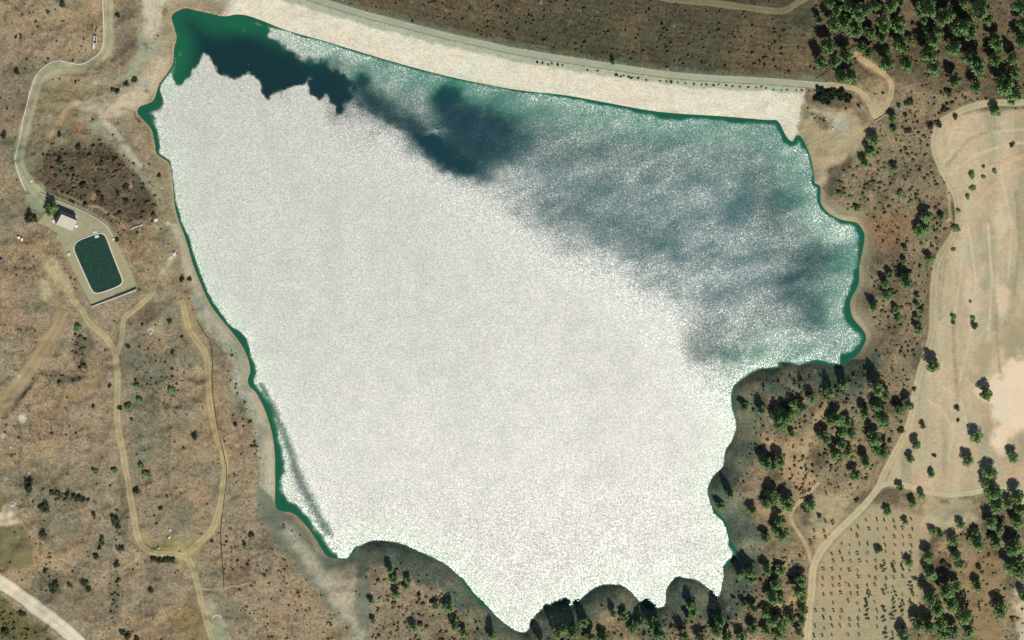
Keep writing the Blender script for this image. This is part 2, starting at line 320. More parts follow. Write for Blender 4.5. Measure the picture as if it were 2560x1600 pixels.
for ln_ in ([(2350,420),(2400,360),(2480,330),(2600,320)],[(2370,440),(2430,390),(2520,360),(2620,350)],[(2390,320),(2370,350),(2380,400)],[(2420,560),(2440,700),(2430,820),(2400,950)],[(2500,430),(2530,560),(2520,700)],[(2470,560),(2480,700),(2470,850)],[(2320,1000),(2360,1030),(2385,1080),(2370,1150)],[(2350,960),(2400,1000),(2420,1060)],[(2410,600),(2400,700),(2385,800)]):
    line(ln_, 5, (202,187,158), 3, .3, .8, 3)
for ln_ in ([(2380,780),(2385,860),(2390,960),(2395,1000)],[(2490,760),(2492,850),(2500,930)],[(2360,420),(2420,350),(2500,320)],[(2540,480),(2550,600),(2535,740)],[(2365,650),(2352,740),(2350,800)]):
    line(ln_, 6, (152,138,108), 4, .6, .75, 4)
# orchard
poly(ORCH, (166,152,122), 10, 0.35, 1.0, 8)
oo = 1-sstep(-12, 8, pdist(U, V, ORCH, True, far=30))
put(oo*0.3*sstep(0.1, 0.4, n2), (174,148,116)); put(oo*0.6*sstep(0.05, 0.4, -n2), (150,146,116))
poly([(2040,1235),(2110,1240),(2120,1290),(2085,1330),(2045,1370),(2020,1330),(2030,1280)], (168,152,120), 12, 0.5, 0.9)
poly([(1950,1110),(2010,1090),(2020,1160),(2050,1200),(2000,1230),(1960,1180)], (172,146,112), 12, 0.5, 0.8)
line([(2062,1020),(2040,1060),(2015,1100),(2000,1150),(2020,1200)], 26, (172,148,114), 10, 0.4, 0.8)
line([(1905,1090),(1950,1130),(1975,1180),(2000,1220)], 18, (176,144,112), 8, 0.4, 0.7)
line([(1900,1270),(1960,1290),(1975,1300)], 26, (172,144,112), 10, 0.4, 0.7)
line([(1910,1515),(1960,1515),(1990,1500)], 16, (178,146,112), 8, 0.4, 0.8)
# ground under the north-east wood
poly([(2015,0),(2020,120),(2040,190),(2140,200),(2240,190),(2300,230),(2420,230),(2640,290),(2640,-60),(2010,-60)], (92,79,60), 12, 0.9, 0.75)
line([(2142,140),(2175,162),(2205,180)], 20, (180,148,112), 6, 0.4, 0.9)
# dam: rock face, grey shoulder, dark grass slope
damw = sstep(560, 600, U+0.4*V)*(1-sstep(1999, 2013, U+0.16*(V-262)+9*n3+14*np.clip(n2, 0, 1)))
damup = damw*((dC < 0) & (V < 360)).astype(float)*(dS > -8)
put(damup*sstep(-1, 0, dS), (210,201,183), 0.5)
put(damup*0.7*sstep(0.0, 0.4, fbm(U*0.35, V*1.6, 40, 3, 4)), (204,195,176)); put(damup*0.6*(1-sstep(0.5, 4, dS+3*n2))*sstep(0.0, 0.3, n2), (190,164,128))
sh_ = damup*(1-sstep(7.0, 9.5, -dC+2*n3))
put(sh_, (160,164,142), 0.5)
put(damup*(1-sstep(2.8, 3.4, -dC))*0.9, (104,106,86), 0.3)
dd = (1-sstep(1990, 2050, U-0.22*V))*sstep(560, 640, U+2*V+0*U)*(dC > 0)*sstep(-0.5, 1, dC)
put(dd, (96,90,70), 1.0); put(dd*0.7*sstep(0.0, 0.4, n1), (126,108,82)); put(dd*0.7*sstep(0.0, 0.4, -n2), (82,78,60)); put(dd*(1-sstep(3, 8, dC+3*n3))*0.8, (120,124,104), 0.8)
C = C*(1+0.10*(dd*np.sin(dC*1.3+2.5*n3+1.5*n2)))[..., None]
# yard, bits of bare ground
poly(YARD, (160,152,122), 3, 0.28, 1.0, 2)
line([(112,488),(145,500),(190,520),(243,546)], 10, (150,146,122), 4, 0.3)
line([(95,478),(104,500),(95,512),(80,500)], 34, (140,146,124), 6, 0.3)
poly([(108,635),(150,660),(185,740),(195,770),(175,750),(140,710),(108,670)], (172,160,124), 7, 0.5, 0.95)
poly([(105,705),(125,705),(130,740),(118,765),(105,745)], (172,158,126), 6, 0.4, 0.8)
poly([(-60,1200),(0,1255),(25,1268),(48,1305),(30,1320),(-60,1320)], (208,190,162), 9, 0.2, 0.9)
poly([(-60,1318),(0,1318),(48,1309),(70,1335),(82,1370),(82,1410),(55,1424),(0,1417),(-60,1400)], (118,110,80), 4, 0.3, 1.0, 2)
poly([(-60,1180),(0,1208),(16,1240),(0,1275),(-60,1275)], (124,116,88), 4, 0.3)
poly([(-60,1480),(0,1490),(60,1530),(110,1570),(170,1640),(-60,1640)], (104,98,66), 6, 1.0)
line([(-60,1480),(0,1466),(53,1498),(106,1540),(159,1584),(198,1620)], 16, (92,94,74), 6, 0.9, 0.8)
poly([(440,1385),(370,1370),(350,1345),(355,1330),(385,1362),(420,1362),(440,1340),(470,1350),(490,1360),(510,1345),(490,1385),(470,1410),(452,1410)], (156,146,102), 7, 0.3, 0.9)
poly([(425,1530),(460,1520),(505,1530),(510,1600),(440,1600)], (134,116,76), 9, 0.7, 0.8)
poly([(510,1500),(540,1500),(545,1545),(580,1610),(525,1610)], (162,156,128), 8, 0.3, 0.9)
poly([(530,1535),(550,1538),(575,1580),(580,1640),(535,1640)], (146,150,126), 5, 0.3, 0.9)
poly([(445,720),(470,730),(500,830),(525,870),(520,905),(500,890),(470,850),(455,790)], (162,140,100), 7, 0.4, 0.6)
line([(240,925),(225,960),(190,985),(150,995)], 24, (156,136,102), 8, 0.5, 0.8)
poly([(330,830),(365,800),(390,830),(385,845),(350,850)], (120,108,90), 10, 0.8, 0.5)
poly([(345,775),(380,760),(400,790),(370,810),(340,800)], (82,72,58), 12, 0.8, 0.7)
for (a, b, r) in ((434,636,9),(426,648,7),(377,828,9),(47,940,8),(55,1045,12),(33,1264,8),(8,1090,8),(389,549,5),(420,560,6)):
    put(0.8*sstep(0.25, 0.8, gauss(U, V, a, b, r, r)+0.5*n3), (196,190,176), 0.3)
line([(400,690),(420,660),(440,630)], 9, (176,166,142), 5, 0.5, 0.7)
line([(555,1255),(590,1235),(640,1225)], 7, (164,150,116), 3, 0.4, 0.7); line([(556,1262),(580,1245),(630,1240)], 3, (92,82,62), 2, None, 0.7)
line([(148,1395),(190,1415),(228,1427),(262,1430),(284,1425)], 2.5, (180,164,134), 1.5, .3, .8, 1)
line([(310,1420),(335,1405),(350,1390)], 3.0, (182,166,136), 1.5, .3, .8, 1)
line([(283,1250),(286,1330),(283,1430),(280,1500),(268,1530)], 3.0, (168,152,122), 1.5, .3, .8, 1)
line([(311,1430),(313,1480),(308,1550)], 2.5, (168,150,120), 1.5, .3, .7, 1); line([(360,1415),(356,1480),(360,1560)], 2.5, (166,150,120), 1.5, .3, .7, 1)
line([(238,1440),(240,1520)], 3, (168,138,108), 1.5, .3, .6, 1)
line([(490,1470),(530,1475),(566,1470),(600,1465),(630,1455)], 3, (182,166,136), 1.5, .3, .9, 1)
line([(640,1345),(668,1380),(715,1440)], 3.5, (166,138,106), 2, .3, .7, 1); line([(640,1470),(700,1478),(740,1484),(780,1500)], 3, (170,148,116), 1.5, .3, .8, 1)
line([(145,480),(215,512),(250,520),(300,555),(312,572)], 4, (176,146,114), 2, .3, .8, 1); line([(310,565),(313,620),(330,670)], 3, (176,150,120), 1.5, .3, .7, 1)
line([(373,570),(374,640),(380,680)], 2.5, (166,144,112), 1.5, .3, .6, 1)
line([(2370,470),(2372,500),(2378,560)], 6, (196,178,146), 3, .3, .6, 1); line([(2560,420),(2500,450),(2440,510),(2412,545)], 7, (198,178,146), 3, .3, .6, 1)
line([(2145,254),(2110,235),(2080,215)], 4, (186,154,116), 2, .3, .6, 1)
line([(2358,300),(2370,320),(2366,340)], 5, (200,184,152), 3, .3, .5, 1)

# worn terrace edges following the fall of the ground on the west slope
_t = np.abs(((H/1.7+0.5*n2) % 1.0)-0.5)*2
_m = (1-sstep(640, 720, U+0.15*(1000-V)))*sstep(4, 12, dS)*np.clip(0.35+2.2*fbm(U, V, 90, 7, 3), 0, 1)
_m = _m*(1-np.clip(1-sstep(0, 15, pdist(U, V, YARD, True, far=40)), 0, 1))
C = C*(1-0.20*_m*(1-sstep(0.0, 0.28, _t)) + 0.16*_m*sstep(0.30, 0.42, _t)*(1-sstep(0.42, 0.60, _t)))[..., None]
# scrub density map
DN = 0.20+0.25*n1+0.9*np.clip(n2, -0.3, 0.5)
DN = np.where(C[..., 0] > 0.33, DN*0.12, DN)
def dadd(P_, k, soft=15):
    global DN
    f = 1-sstep(-soft, soft, pdist(U, V, P_, True, far=soft+5)); DN = DN*(1-f)+k*f
dadd([(120,360),(190,370),(250,350),(330,400),(400,500),(395,545),(330,560),(270,540),(180,500),(110,480),(90,430)], 1.5)
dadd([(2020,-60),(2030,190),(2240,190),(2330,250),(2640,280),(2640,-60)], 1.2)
dadd([(2260,250),(2400,240),(2380,280),(2330,320),(2330,400),(2280,420),(2150,400),(2190,330),(2230,300)], 1.3)
dadd([(2080,410),(2330,400),(2370,480),(2370,600),(2320,680),(2310,800),(2300,880),(2200,920),(2180,860),(2170,760),(2190,640),(2260,640),(2100,540)], 1.3)
dadd([(1880,960),(2160,900),(2290,930),(2240,1110),(2150,1230),(1930,1240),(1860,1180)], 1.3)
dadd([(1850,1400),(2010,1380),(2010,1640),(1300,1640),(1400,1560),(1800,1540)], 1.5); dadd([(930,1430),(1000,1420),(1120,1500),(1200,1560),(1250,1640),(930,1640)], 1.4)
dadd([(2290,1330),(2640,1280),(2640,1640),(2300,1640)], 0.9)
dadd([(850,-60),(1690,-60),(1690,0),(2000,60),(2030,190),(1600,165),(1200,95)], 0.8)
dadd([(180,830),(215,850),(215,930),(205,955),(130,960),(110,930),(175,930)], 2.2, 8); dadd([(95,1215),(180,1225),(235,1255),(200,1262),(130,1245)], 2.8, 6)
dadd([(-60,1480),(60,1530),(170,1640),(-60,1640)], 1.3); dadd([(280,1260),(300,1262),(300,1380),(285,1380)], 1.6, 6); dadd([(275,1440),(300,1440),(298,1560),(275,1560)], 1.6, 6)
dadd([(95,1320),(110,1320),(140,1420),(145,1480),(100,1470)], 1.4); dadd([(330,855),(420,850),(460,960),(430,1000),(360,980)], 1.0); dadd([(560,830),(600,900),(640,1080),(660,1160),(620,1130),(570,960)], 1.2, 8)
dadd([(2018,265),(2060,290),(2070,325),(2050,325),(2030,300)], 1.5, 5); dadd([(560,1330),(640,1320),(800,1490),(900,1620),(640,1640),(560,1500)], 0.75)
dadd(FIELD, 0.0, 8); dadd(ORCH, 0.03, 8); dadd(YARD, 0.0, 5); dadd(POND, 0.0, 5)
DN = np.where(dS < 9.0, DN*0.06, DN); DN = np.where((dC < 0) & (U > 560) & (U < 2008) & (V < 330), 0.0, DN)
for k_, t_ in TR.items(): DN = np.where(pdist(U, V, t_[1], far=60) < t_[0]*0.62, 0, DN)
DN = np.where(np.abs(dC) < 4, 0, DN)
DN = np.where((U > 2060) & (U < 2235) & (V > 190) & (V < 300), DN*0.25, DN)

# ---------------------------------------------------------------- materials
def newmat(name):
    m = bpy.data.materials.new(name); m.use_nodes = True
    n = m.node_tree.nodes; l = m.node_tree.links
    return m, n, l, n['Principled BSDF']
def N(n, t, **kw):
    x = n.new(t)
    for k, v in kw.items():
        if hasattr(x, k): setattr(x, k, v)
        else: x.inputs[k].default_value = v
    return x
def mathn(n, l, op, a, b=None, c=None, clamp=False):
    x = n.new('ShaderNodeMath'); x.operation = op; x.use_clamp = clamp
    for i, s in enumerate((a, b, c)):
        if s is None: continue
        if isinstance(s, (int, float)): x.inputs[i].default_value = s
        else: l.new(s, x.inputs[i])
    return x.outputs[0]
def maprange(n, l, s, a, b, c, d):
    x = n.new('ShaderNodeMapRange'); l.new(s, x.inputs[0])
    for i, q in enumerate((a, b, c, d)): x.inputs[i+1].default_value = q
    return x.outputs[0]
def mulcol(n, l, col, fac):
    x = n.new('ShaderNodeVectorMath'); x.operation = 'SCALE'; l.new(col, x.inputs[0]); l.new(fac, x.inputs['Scale']); return x.outputs[0]

def ground_mat():
    m, n, l, b = newmat('soil')
    geo = N(n, 'ShaderNodeNewGeometry'); pos = geo.outputs['Position']
    at = N(n, 'ShaderNodeAttribute', attribute_name='tone'); tx = N(n, 'ShaderNodeAttribute', attribute_name='mottle')
    nf = N(n, 'ShaderNodeTexNoise'); nf.inputs['Scale'].default_value = 0.55; nf.inputs['Detail'].default_value = 5; nf.inputs['Roughness'].default_value = 0.72; l.new(pos, nf.inputs['Vector'])
    nm = N(n, 'ShaderNodeTexNoise'); nm.inputs['Scale'].default_value = 0.10; nm.inputs['Detail'].default_value = 6; nm.inputs['Roughness'].default_value = 0.65; nm.inputs['Distortion'].default_value = 0.6; l.new(pos, nm.inputs['Vector'])
    nr = N(n, 'ShaderNodeTexNoise'); nr.inputs['Scale'].default_value = 0.20; nr.inputs['Detail'].default_value = 4; nr.inputs['Distortion'].default_value = 1.4; l.new(pos, nr.inputs['Vector'])
    # thin pale animal paths / bare cracks
    rid = mathn(n, l, 'ABSOLUTE', mathn(n, l, 'SUBTRACT', nr.outputs['Fac'], 0.5))
    rid = maprange(n, l, rid, 0.0, 0.028, 1.0, 0.0)
    a = maprange(n, l, nf.outputs['Fac'], 0.30, 0.70, -0.55, 0.55)
    c = maprange(n, l, nm.outputs['Fac'], 0.30, 0.70, -0.26, 0.26)
    s = mathn(n, l, 'ADD', mathn(n, l, 'ADD', a, c), mathn(n, l, 'MULTIPLY', rid, 0.30))
    s = mathn(n, l, 'ADD', mathn(n, l, 'MULTIPLY', s, tx.outputs['Fac']), 1.0)
    tf = N(n, 'ShaderNodeTexNoise'); tf.inputs['Scale'].default_value = 0.42; tf.inputs['Detail'].default_value = 3; tf.inputs['Roughness'].default_value = 0.6; l.new(pos, tf.inputs['Vector'])
    tm = N(n, 'ShaderNodeTexNoise'); tm.inputs['Scale'].default_value = 0.035; tm.inputs['Detail'].default_value = 4; l.new(pos, tm.inputs['Vector'])
    tuft = mathn(n, l, 'MULTIPLY', maprange(n, l, tf.outputs['Fac'], 0.55, 0.64, 0.0, 1.0), maprange(n, l, tm.outputs['Fac'], 0.40, 0.60, 0.15, 1.0))
    tuft = mathn(n, l, 'MULTIPLY', tuft, maprange(n, l, tx.outputs['Fac'], 0.4, 0.9, 0.0, 0.42))
    s = mathn(n, l, 'MULTIPLY', s, mathn(n, l, 'SUBTRACT', 1.0, tuft))
    col = mulcol(n, l, at.outputs['Color'], s)
    # slight hue drift between ochre and grey-green
    hs = N(n, 'ShaderNodeTexNoise'); hs.inputs['Scale'].default_value = 0.045; hs.inputs['Detail'].default_value = 5; hs.inputs['Roughness'].default_value = 0.7; l.new(pos, hs.inputs['Vector'])
    mx = n.new('ShaderNodeMix'); mx.data_type = 'RGBA'; l.new(maprange(n, l, hs.outputs['Fac'], 0.35, 0.65, 0.0, 1.0), mx.inputs[0])
    mx.inputs[6].default_value = (1.03, 0.995, 0.95, 1); mx.inputs[7].default_value = (0.90, 1.01, 1.02, 1)
    mv = n.new('ShaderNodeVectorMath'); mv.operation = 'MULTIPLY'; l.new(col, mv.inputs[0]); l.new(mx.outputs[2], mv.inputs[1])
    l.new(mv.outputs[0], b.inputs['Base Color']); b.inputs['Roughness'].default_value = 0.95; b.inputs['Specular IOR Level'].default_value = 0.15
    bp = N(n, 'ShaderNodeBump'); bp.inputs['Distance'].default_value = 0.5; bp.inputs['Strength'].default_value = 0.5
    l.new(mathn(n, l, 'MULTIPLY', nf.outputs['Fac'], tx.outputs['Fac']), bp.inputs['Height']); l.new(bp.outputs[0], b.inputs['Normal'])
    return m
SOIL = ground_mat()

def water_mat():
    m, n, l, b = newmat('water')
    geo = N(n, 'ShaderNodeNewGeometry'); pos = geo.outputs['Position']
    at = N(n, 'ShaderNodeAttribute', attribute_name='tone'); wi = N(n, 'ShaderNodeAttribute', attribute_name='wind'); ch = N(n, 'ShaderNodeAttribute', attribute_name='chop')
    g1 = N(n, 'ShaderNodeTexNoise'); g1.inputs['Scale'].default_value = 0.85; g1.inputs['Detail'].default_value = 2; g1.inputs['Roughness'].default_value = 0.7; l.new(pos, g1.inputs['Vector'])
    g2 = N(n, 'ShaderNodeTexNoise'); g2.inputs['Scale'].default_value = 0.06; g2.inputs['Detail'].default_value = 6; g2.inputs['Roughness'].default_value = 0.65; l.new(pos, g2.inputs['Vector'])
    edge = mathn(n, l, 'ADD', maprange(n, l, g1.outputs['Fac'], 0.25, 0.75, -0.14, 0.14), maprange(n, l, g2.outputs['Fac'], 0.3, 0.7, -0.07, 0.07))
    # noise only matters between calm (0) and fully rippled (1)
    w = mathn(n, l, 'ADD', wi.outputs['Fac'], mathn(n, l, 'MULTIPLY', edge, mathn(n, l, 'MULTIPLY', maprange(n, l, wi.outputs['Fac'], 0.0, 0.2, 0.0, 1.0), maprange(n, l, wi.outputs['Fac'], 0.12, 0.55, 2.0, 0.65))), clamp=True)
    r = maprange(n, l, mathn(n, l, 'POWER', w, 2.0), 0.0, 1.0, 0.03, 0.265)
    l.new(r, b.inputs['Roughness'])
    # wavelets tilt the surface a little: glitter
    g3 = N(n, 'ShaderNodeTexNoise'); g3.inputs['Scale'].default_value = 1.1; g3.inputs['Detail'].default_value = 2; g3.inputs['Roughness'].default_value = 0.8; l.new(pos, g3.inputs['Vector'])
    sb = n.new('ShaderNodeVectorMath'); sb.operation = 'SUBTRACT'; l.new(g3.outputs['Color'], sb.inputs[0]); sb.inputs[1].default_value = (0.5, 0.5, 0.5)
    sc = n.new('ShaderNodeVectorMath'); sc.operation = 'SCALE'; l.new(sb.outputs[0], sc.inputs[0]); l.new(mathn(n, l, 'MULTIPLY', mathn(n, l, 'MULTIPLY', w, ch.outputs['Fac']), 0.22), sc.inputs['Scale'])
    xy = n.new('ShaderNodeVectorMath'); xy.operation = 'MULTIPLY'; l.new(sc.outputs[0], xy.inputs[0]); xy.inputs[1].default_value = (1, 1, 0)
    ad = n.new('ShaderNodeVectorMath'); ad.operation = 'ADD'; l.new(xy.outputs[0], ad.inputs[0]); ad.inputs[1].default_value = (0, 0, 1)
    nz = n.new('ShaderNodeVectorMath'); nz.operation = 'NORMALIZE'; l.new(ad.outputs[0], nz.inputs[0]); l.new(nz.outputs[0], b.inputs['Normal'])
    l.new(at.outputs['Color'], b.inputs['Base Color']); b.inputs['IOR'].default_value = 1.333; b.inputs['Specular IOR Level'].default_value = 0.41
    return m
WATER = water_mat()

def solid(name, rgb, rough=0.85, var=0.15, scale=0.8, metal=0.0):
    m, n, l, b = newmat(name)
    tc = N(n, 'ShaderNodeNewGeometry'); nf = N(n, 'ShaderNodeTexNoise'); nf.inputs['Scale'].default_value = scale; nf.inputs['Detail'].default_value = 4; l.new(tc.outputs['Position'], nf.inputs['Vector'])
    rg = N(n, 'ShaderNodeRGB'); rg.outputs[0].default_value = (*lin(*rgb, k=A), 1)
    l.new(mulcol(n, l, rg.outputs[0], maprange(n, l, nf.outputs['Fac'], 0.3, 0.7, 1-var, 1+var)), b.inputs['Base Color'])
    b.inputs['Roughness'].default_value = rough; b.inputs['Metallic'].default_value = metal; b.inputs['Specular IOR Level'].default_value = 0.3
    return m
def leafmat(name, c1, c2, c3):
    m, n, l, b = newmat(name)
    oi = N(n, 'ShaderNodeObjectInfo'); geo = N(n, 'ShaderNodeNewGeometry')
    nf = N(n, 'ShaderNodeTexNoise'); nf.inputs['Scale'].default_value = 0.7; nf.inputs['Detail'].default_value = 3; l.new(geo.outputs['Position'], nf.inputs['Vector'])
    mx = n.new('ShaderNodeMix'); mx.data_type = 'RGBA'; l.new(maprange(n, l, nf.outputs['Fac'], 0.38, 0.62, 0, 1), mx.inputs[0]); mx.inputs[6].default_value = (*c1, 1); mx.inputs[7].default_value = (*c2, 1)
    m2 = n.new('ShaderNodeMix'); m2.data_type = 'RGBA'; l.new(mathn(n, l, 'MULTIPLY', oi.outputs['Random'], 0.55), m2.inputs[0]); l.new(mx.outputs[2], m2.inputs[6]); m2.inputs[7].default_value = (*c3, 1)
    l.new(m2.outputs[2], b.inputs['Base Color']); b.inputs['Roughness'].default_value = 0.75; b.inputs['Specular IOR Level'].default_value = 0.2
    return m
PINE = leafmat('pine_needles', (0.120, 0.215, 0.060), (0.290, 0.430, 0.150), (0.180, 0.270, 0.130))
BUSHM = leafmat('bush_leaves', (0.040, 0.060, 0.025), (0.085, 0.115, 0.050), (0.100, 0.095, 0.055))
OLIVE = leafmat('olive_leaves', (0.085, 0.105, 0.055), (0.140, 0.150, 0.085), (0.150, 0.130, 0.085))
BARK = solid('bark', (96,78,62), 0.9, 0.3)
CONC = solid('concrete', (205,202,188), 0.8, 0.12); ROOF = solid('roof_membrane', (204,193,177), 0.8, 0.05, 0.2)
WALLM = solid('rendered_wall', (150,160,165), 0.8, 0.1); DARKM = solid('dark_opening', (40,44,48), 0.6, 0.1); WHITE = solid('white_paint', (240,240,235), 0.6, 0.05)
GREYM = solid('weathered_concrete', (168,166,150), 0.9, 0.15); PIPEM = solid('dark_pipe', (70,64,52), 0.7, 0.15); STEEL = solid('galvanised_steel', (150,150,145), 0.5, 0.1, 1.0, 0.6)
STONE = solid('pale_stone', (214,208,196), 0.9, 0.2); BLUE = solid('blue_grey_paint', (96,104,128), 0.6, 0.1)

# ---------------------------------------------------------------- object helpers
def tag(o, label=None, cat=None, group=None, kind=None):
    if label: o['label'] = label
    if cat: o['category'] = cat
    if group: o['group'] = group
    if kind: o['kind'] = kind
    return o
def mesh_np(name, verts, faces, mat, parent=None, attrs=None, smooth=False):
    """verts (n,3), faces (m,k) int array with constant k"""
    me = bpy.data.meshes.new(name); verts = np.asarray(verts, np.float32); faces = np.asarray(faces, np.int32); k = faces.shape[1]
    me.vertices.add(len(verts)); me.vertices.foreach_set('co', verts.ravel())
    me.loops.add(faces.size); me.loops.foreach_set('vertex_index', faces.ravel())
    me.polygons.add(len(faces)); me.polygons.foreach_set('loop_start', np.arange(0, faces.size, k, dtype=np.int32)); me.polygons.foreach_set('loop_total', np.full(len(faces), k, np.int32))
    for an, av in (attrs or {}).items():
        if av.ndim == 1: at = me.attributes.new(an, 'FLOAT', 'POINT'); at.data.foreach_set('value', av.astype(np.float32))
        else:
            at = me.attributes.new(an, 'FLOAT_COLOR', 'POINT'); c4 = np.ones((len(av), 4), np.float32); c4[:, :3] = av; at.data.foreach_set('color', c4.ravel())
    me.update(calc_edges=True); me.validate()
    if smooth: me.polygons.foreach_set('use_smooth', np.ones(len(faces), bool))
    me.materials.append(mat); o = bpy.data.objects.new(name, me); COL.objects.link(o)
    if parent: o.parent = parent
    return o
def obj_bm(name, bm, mat, parent=None):
    me = bpy.data.meshes.new(name); bm.normal_update(); bm.to_mesh(me); bm.free(); me.materials.append(mat)
    o = bpy.data.objects.new(name, me); COL.objects.link(o)
    if parent: o.parent = parent
    return o
def empty(name, u, v, rz=0.0, h=None):
    o = bpy.data.objects.new(name, None); COL.objects.link(o); o.empty_display_size = 0.5
    hh = float(hat(u, v)) if h is None else h
    p = g(u, v, hh); o.location = Vector(p); o.rotation_euler = (0, 0, rz); return o
def box(bm, cx, cy, cz, sx, sy, sz, rz=0.0, taper=1.0):
    r = bmesh.ops.create_cube(bm, size=1.0); vs_ = r['verts']; c, s = math.cos(rz), math.sin(rz)
    for q in vs_:
        k = taper if q.co.z > 0 else 1.0
        x, y = q.co.x*sx*k, q.co.y*sy*k; q.co = Vector((cx+x*c-y*s, cy+x*s+y*c, cz+q.co.z*sz))
    return vs_
def tube(bm, p, q, r1, r2, seg=6):
    p, q = Vector(p), Vector(q); d = (q-p).normalized(); a = d.orthogonal().normalized(); b = d.cross(a)
    A_ = [bm.verts.new(p+(a*math.cos(t)+b*math.sin(t))*r1) for t in [2*math.pi*i/seg for i in range(seg)]]
    B_ = [bm.verts.new(q+(a*math.cos(t)+b*math.sin(t))*r2) for t in [2*math.pi*i/seg for i in range(seg)]]
    for i in range(seg): bm.faces.new((A_[i], A_[(i+1) % seg], B_[(i+1) % seg], B_[i]))
    bm.faces.new(B_); bm.faces.new(A_[::-1])

# ---------------------------------------------------------------- ground, dam, water
P3 = g(U, V, H); nu, nv = U.shape
idx = np.arange(nu*nv).reshape(nu, nv)
quads = np.stack([idx[:-1, :-1], idx[:-1, 1:], idx[1:, 1:], idx[1:, :-1]], -1).reshape(-1, 4)
Uc = (U[:-1, :-1]+SP/2).ravel(); Vc = (V[:-1, :-1]+SP/2).ravel(); dSc = dS[:-1, :-1].ravel(); dCc = dC[:-1, :-1].ravel()
def sub(name, mask, parent=None, mat=SOIL):
    q = quads[mask]; used, inv = np.unique(q, return_inverse=True)
    return mesh_np(name, P3.reshape(-1, 3)[used], inv.reshape(q.shape), mat, parent, {'tone': C.reshape(-1, 3)[used], 'mottle': TX.ravel()[used]}, smooth=True)
m_up = (dCc < -2.6) & (Uc+0.4*Vc > 580) & (Uc < 2009-(Vc-262)*0.16) & (Vc < 352) & (Vc > -60) & (dSc > -7)
m_dn = (dCc > 2.6) & (Uc > 560) & (Uc-0.22*Vc < 1995) & (Vc > -60)
m_cr = (np.abs(dCc) <= 2.6) & (Uc > 520) & (Uc < 2066) & (Vc > -60)
tag(sub('ground', ~(m_up | m_dn | m_cr)), kind='structure')
dam = empty('earth_dam', 1280, 126)
tag(dam, 'long curved earth dam with pale rock face and crest road north of the lake', 'dam')
def keep(o, par):
    o.parent = par; o.matrix_parent_inverse = par.matrix_basis.inverted() if False else Matrix.Translation(-par.location)
    return o
keep(sub('rock_face', m_up), dam)['label'] = 'pale rock armoured face sloping into the lake'
keep(sub('grass_slope', m_dn), dam)['label'] = 'dark dry grass slope on the downstream side'
keep(sub('crest', m_cr), dam)

# water sheet
wu = np.arange(330, 2180, 4.0); wv = np.arange(6, 1600, 4.0)
WU, WV = np.meshgrid(wu, wv, indexing='ij'); wd_ = pdist(WU, WV, SH, True)*MPP
inner = -wd_
wn1 = fbm(WU, WV, 14, 1, 3); wn2 = fbm(WU, WV, 60, 3, 4); wn3 = fbm(WU*0.5+WV*0.5, WV*0.8-WU*0.35, 34, 5, 4)
# streaks blown from the north-west
wst = fbm(WU*0.30+WV*0.95, (WU*0.95-WV*0.3)*0.25, 26, 2, 4)
wfan = fbm(WU*1.0-0.35*WV, WV*0.18, 60, 2, 4)*(1-sstep(300, 620, WV))
wind = np.full(WU.shape, 0.95) + 0.05*fbm(WU*1.0, WV*0.35, 120, 2, 3) - 0.10*np.clip(wfan, -0.2, 0.6)
mid = 1-sstep(-170, 125, pdist(WU, WV, MID, True, far=220)+70*wn2)
mid = np.maximum(mid, (1-sstep(0, 130, pdist(WU, WV, CREST, far=300)-125))*sstep(860, 960, WU))
wind = wind*(1-mid) + (0.60+0.015*wn3+0.02*wn2+0.05*wst)*mid
def wb(cu, cv, ru, rv, ang, tgt, k=1.0):
    global wind
    m = np.clip(1.25*gauss(WU+14*wn2, WV+14*wn1, cu, cv, ru, rv, ang), 0, 1)*k; wind = wind*(1-m)+tgt*m
for a in ((1118,245,30,36,20,0.14,.9),(1150,300,46,44,0,0.24,.85),(1190,345,100,58,5,0.31,.85),(1125,395,84,26,28,0.14,.95),(1075,355,44,16,32,0.10,.9),(1225,330,60,60,0,.30,.7),(1180,400,60,30,0,.28,.7),(960,268,75,30,22,0.36,.7),(1015,310,60,18,22,.30,.7),
          (1270,340,50,50,0,0.38,.5),(900,205,24,30,20,.24,.8),(930,240,40,26,20,.34,.6),(1400,500,120,50,0,.46,.3),(1440,560,130,40,10,.46,.3),(1560,560,110,60,0,.46,.3),(1650,640,80,45,0,.46,.3),(1850,520,45,28,-25,.40,.5),
          (1960,500,55,36,-40,.38,.5),(1880,450,50,30,-40,.42,.4),(2060,640,75,38,-10,.36,.7),(2010,690,100,16,-10,.3,.6),(2035,785,36,50,10,.36,.6),(1990,740,40,24,0,.36,.5),(1830,885,60,16,-6,.42,.5),(1750,860,50,50,0,.44,.4),
          (2095,590,40,30,0,.72,.8),(1990,845,90,24,-5,.66,.7),(2085,700,50,30,0,.62,.6),(1085,332,30,7,0,.7,.6),(755,120,50,26,18,0.80,1.0),(720,100,34,16,12,.78,.95),(675,68,22,6,10,.7,.8),(840,160,36,22,15,.62,.7)):
    wb(*a)
for q in ([(655,965),(690,1040),(720,1110),(745,1190),(785,1270),(820,1330)],):
    f = pdist(WU, WV, crom(q, 4), far=90); m = np.exp(-((f+6*wn1)/13.0)**2)*0.75; wind = wind*(1-m)+0.42*m
m = (1-sstep(0, 90, pdist(WU, WV, [(690,1150),(760,1330),(830,1380)], far=120)+20*wn2))*0.45; wind = wind*(1-m)+0.6*m
f = pdist(WU, WV, CALMNW, True, far=260)
fan = np.exp(-np.clip(f, 0, None)/85.0)*np.clip(0.65+1.3*fbm(WU-0.30*WV, WV*0.12, 34, 6, 3), 0, 1.2); wind = wind-0.15*fan*(1-mid)
m = 1-sstep(-5, 9, f+9*wn1+3); m = m*(wd_ < 3)
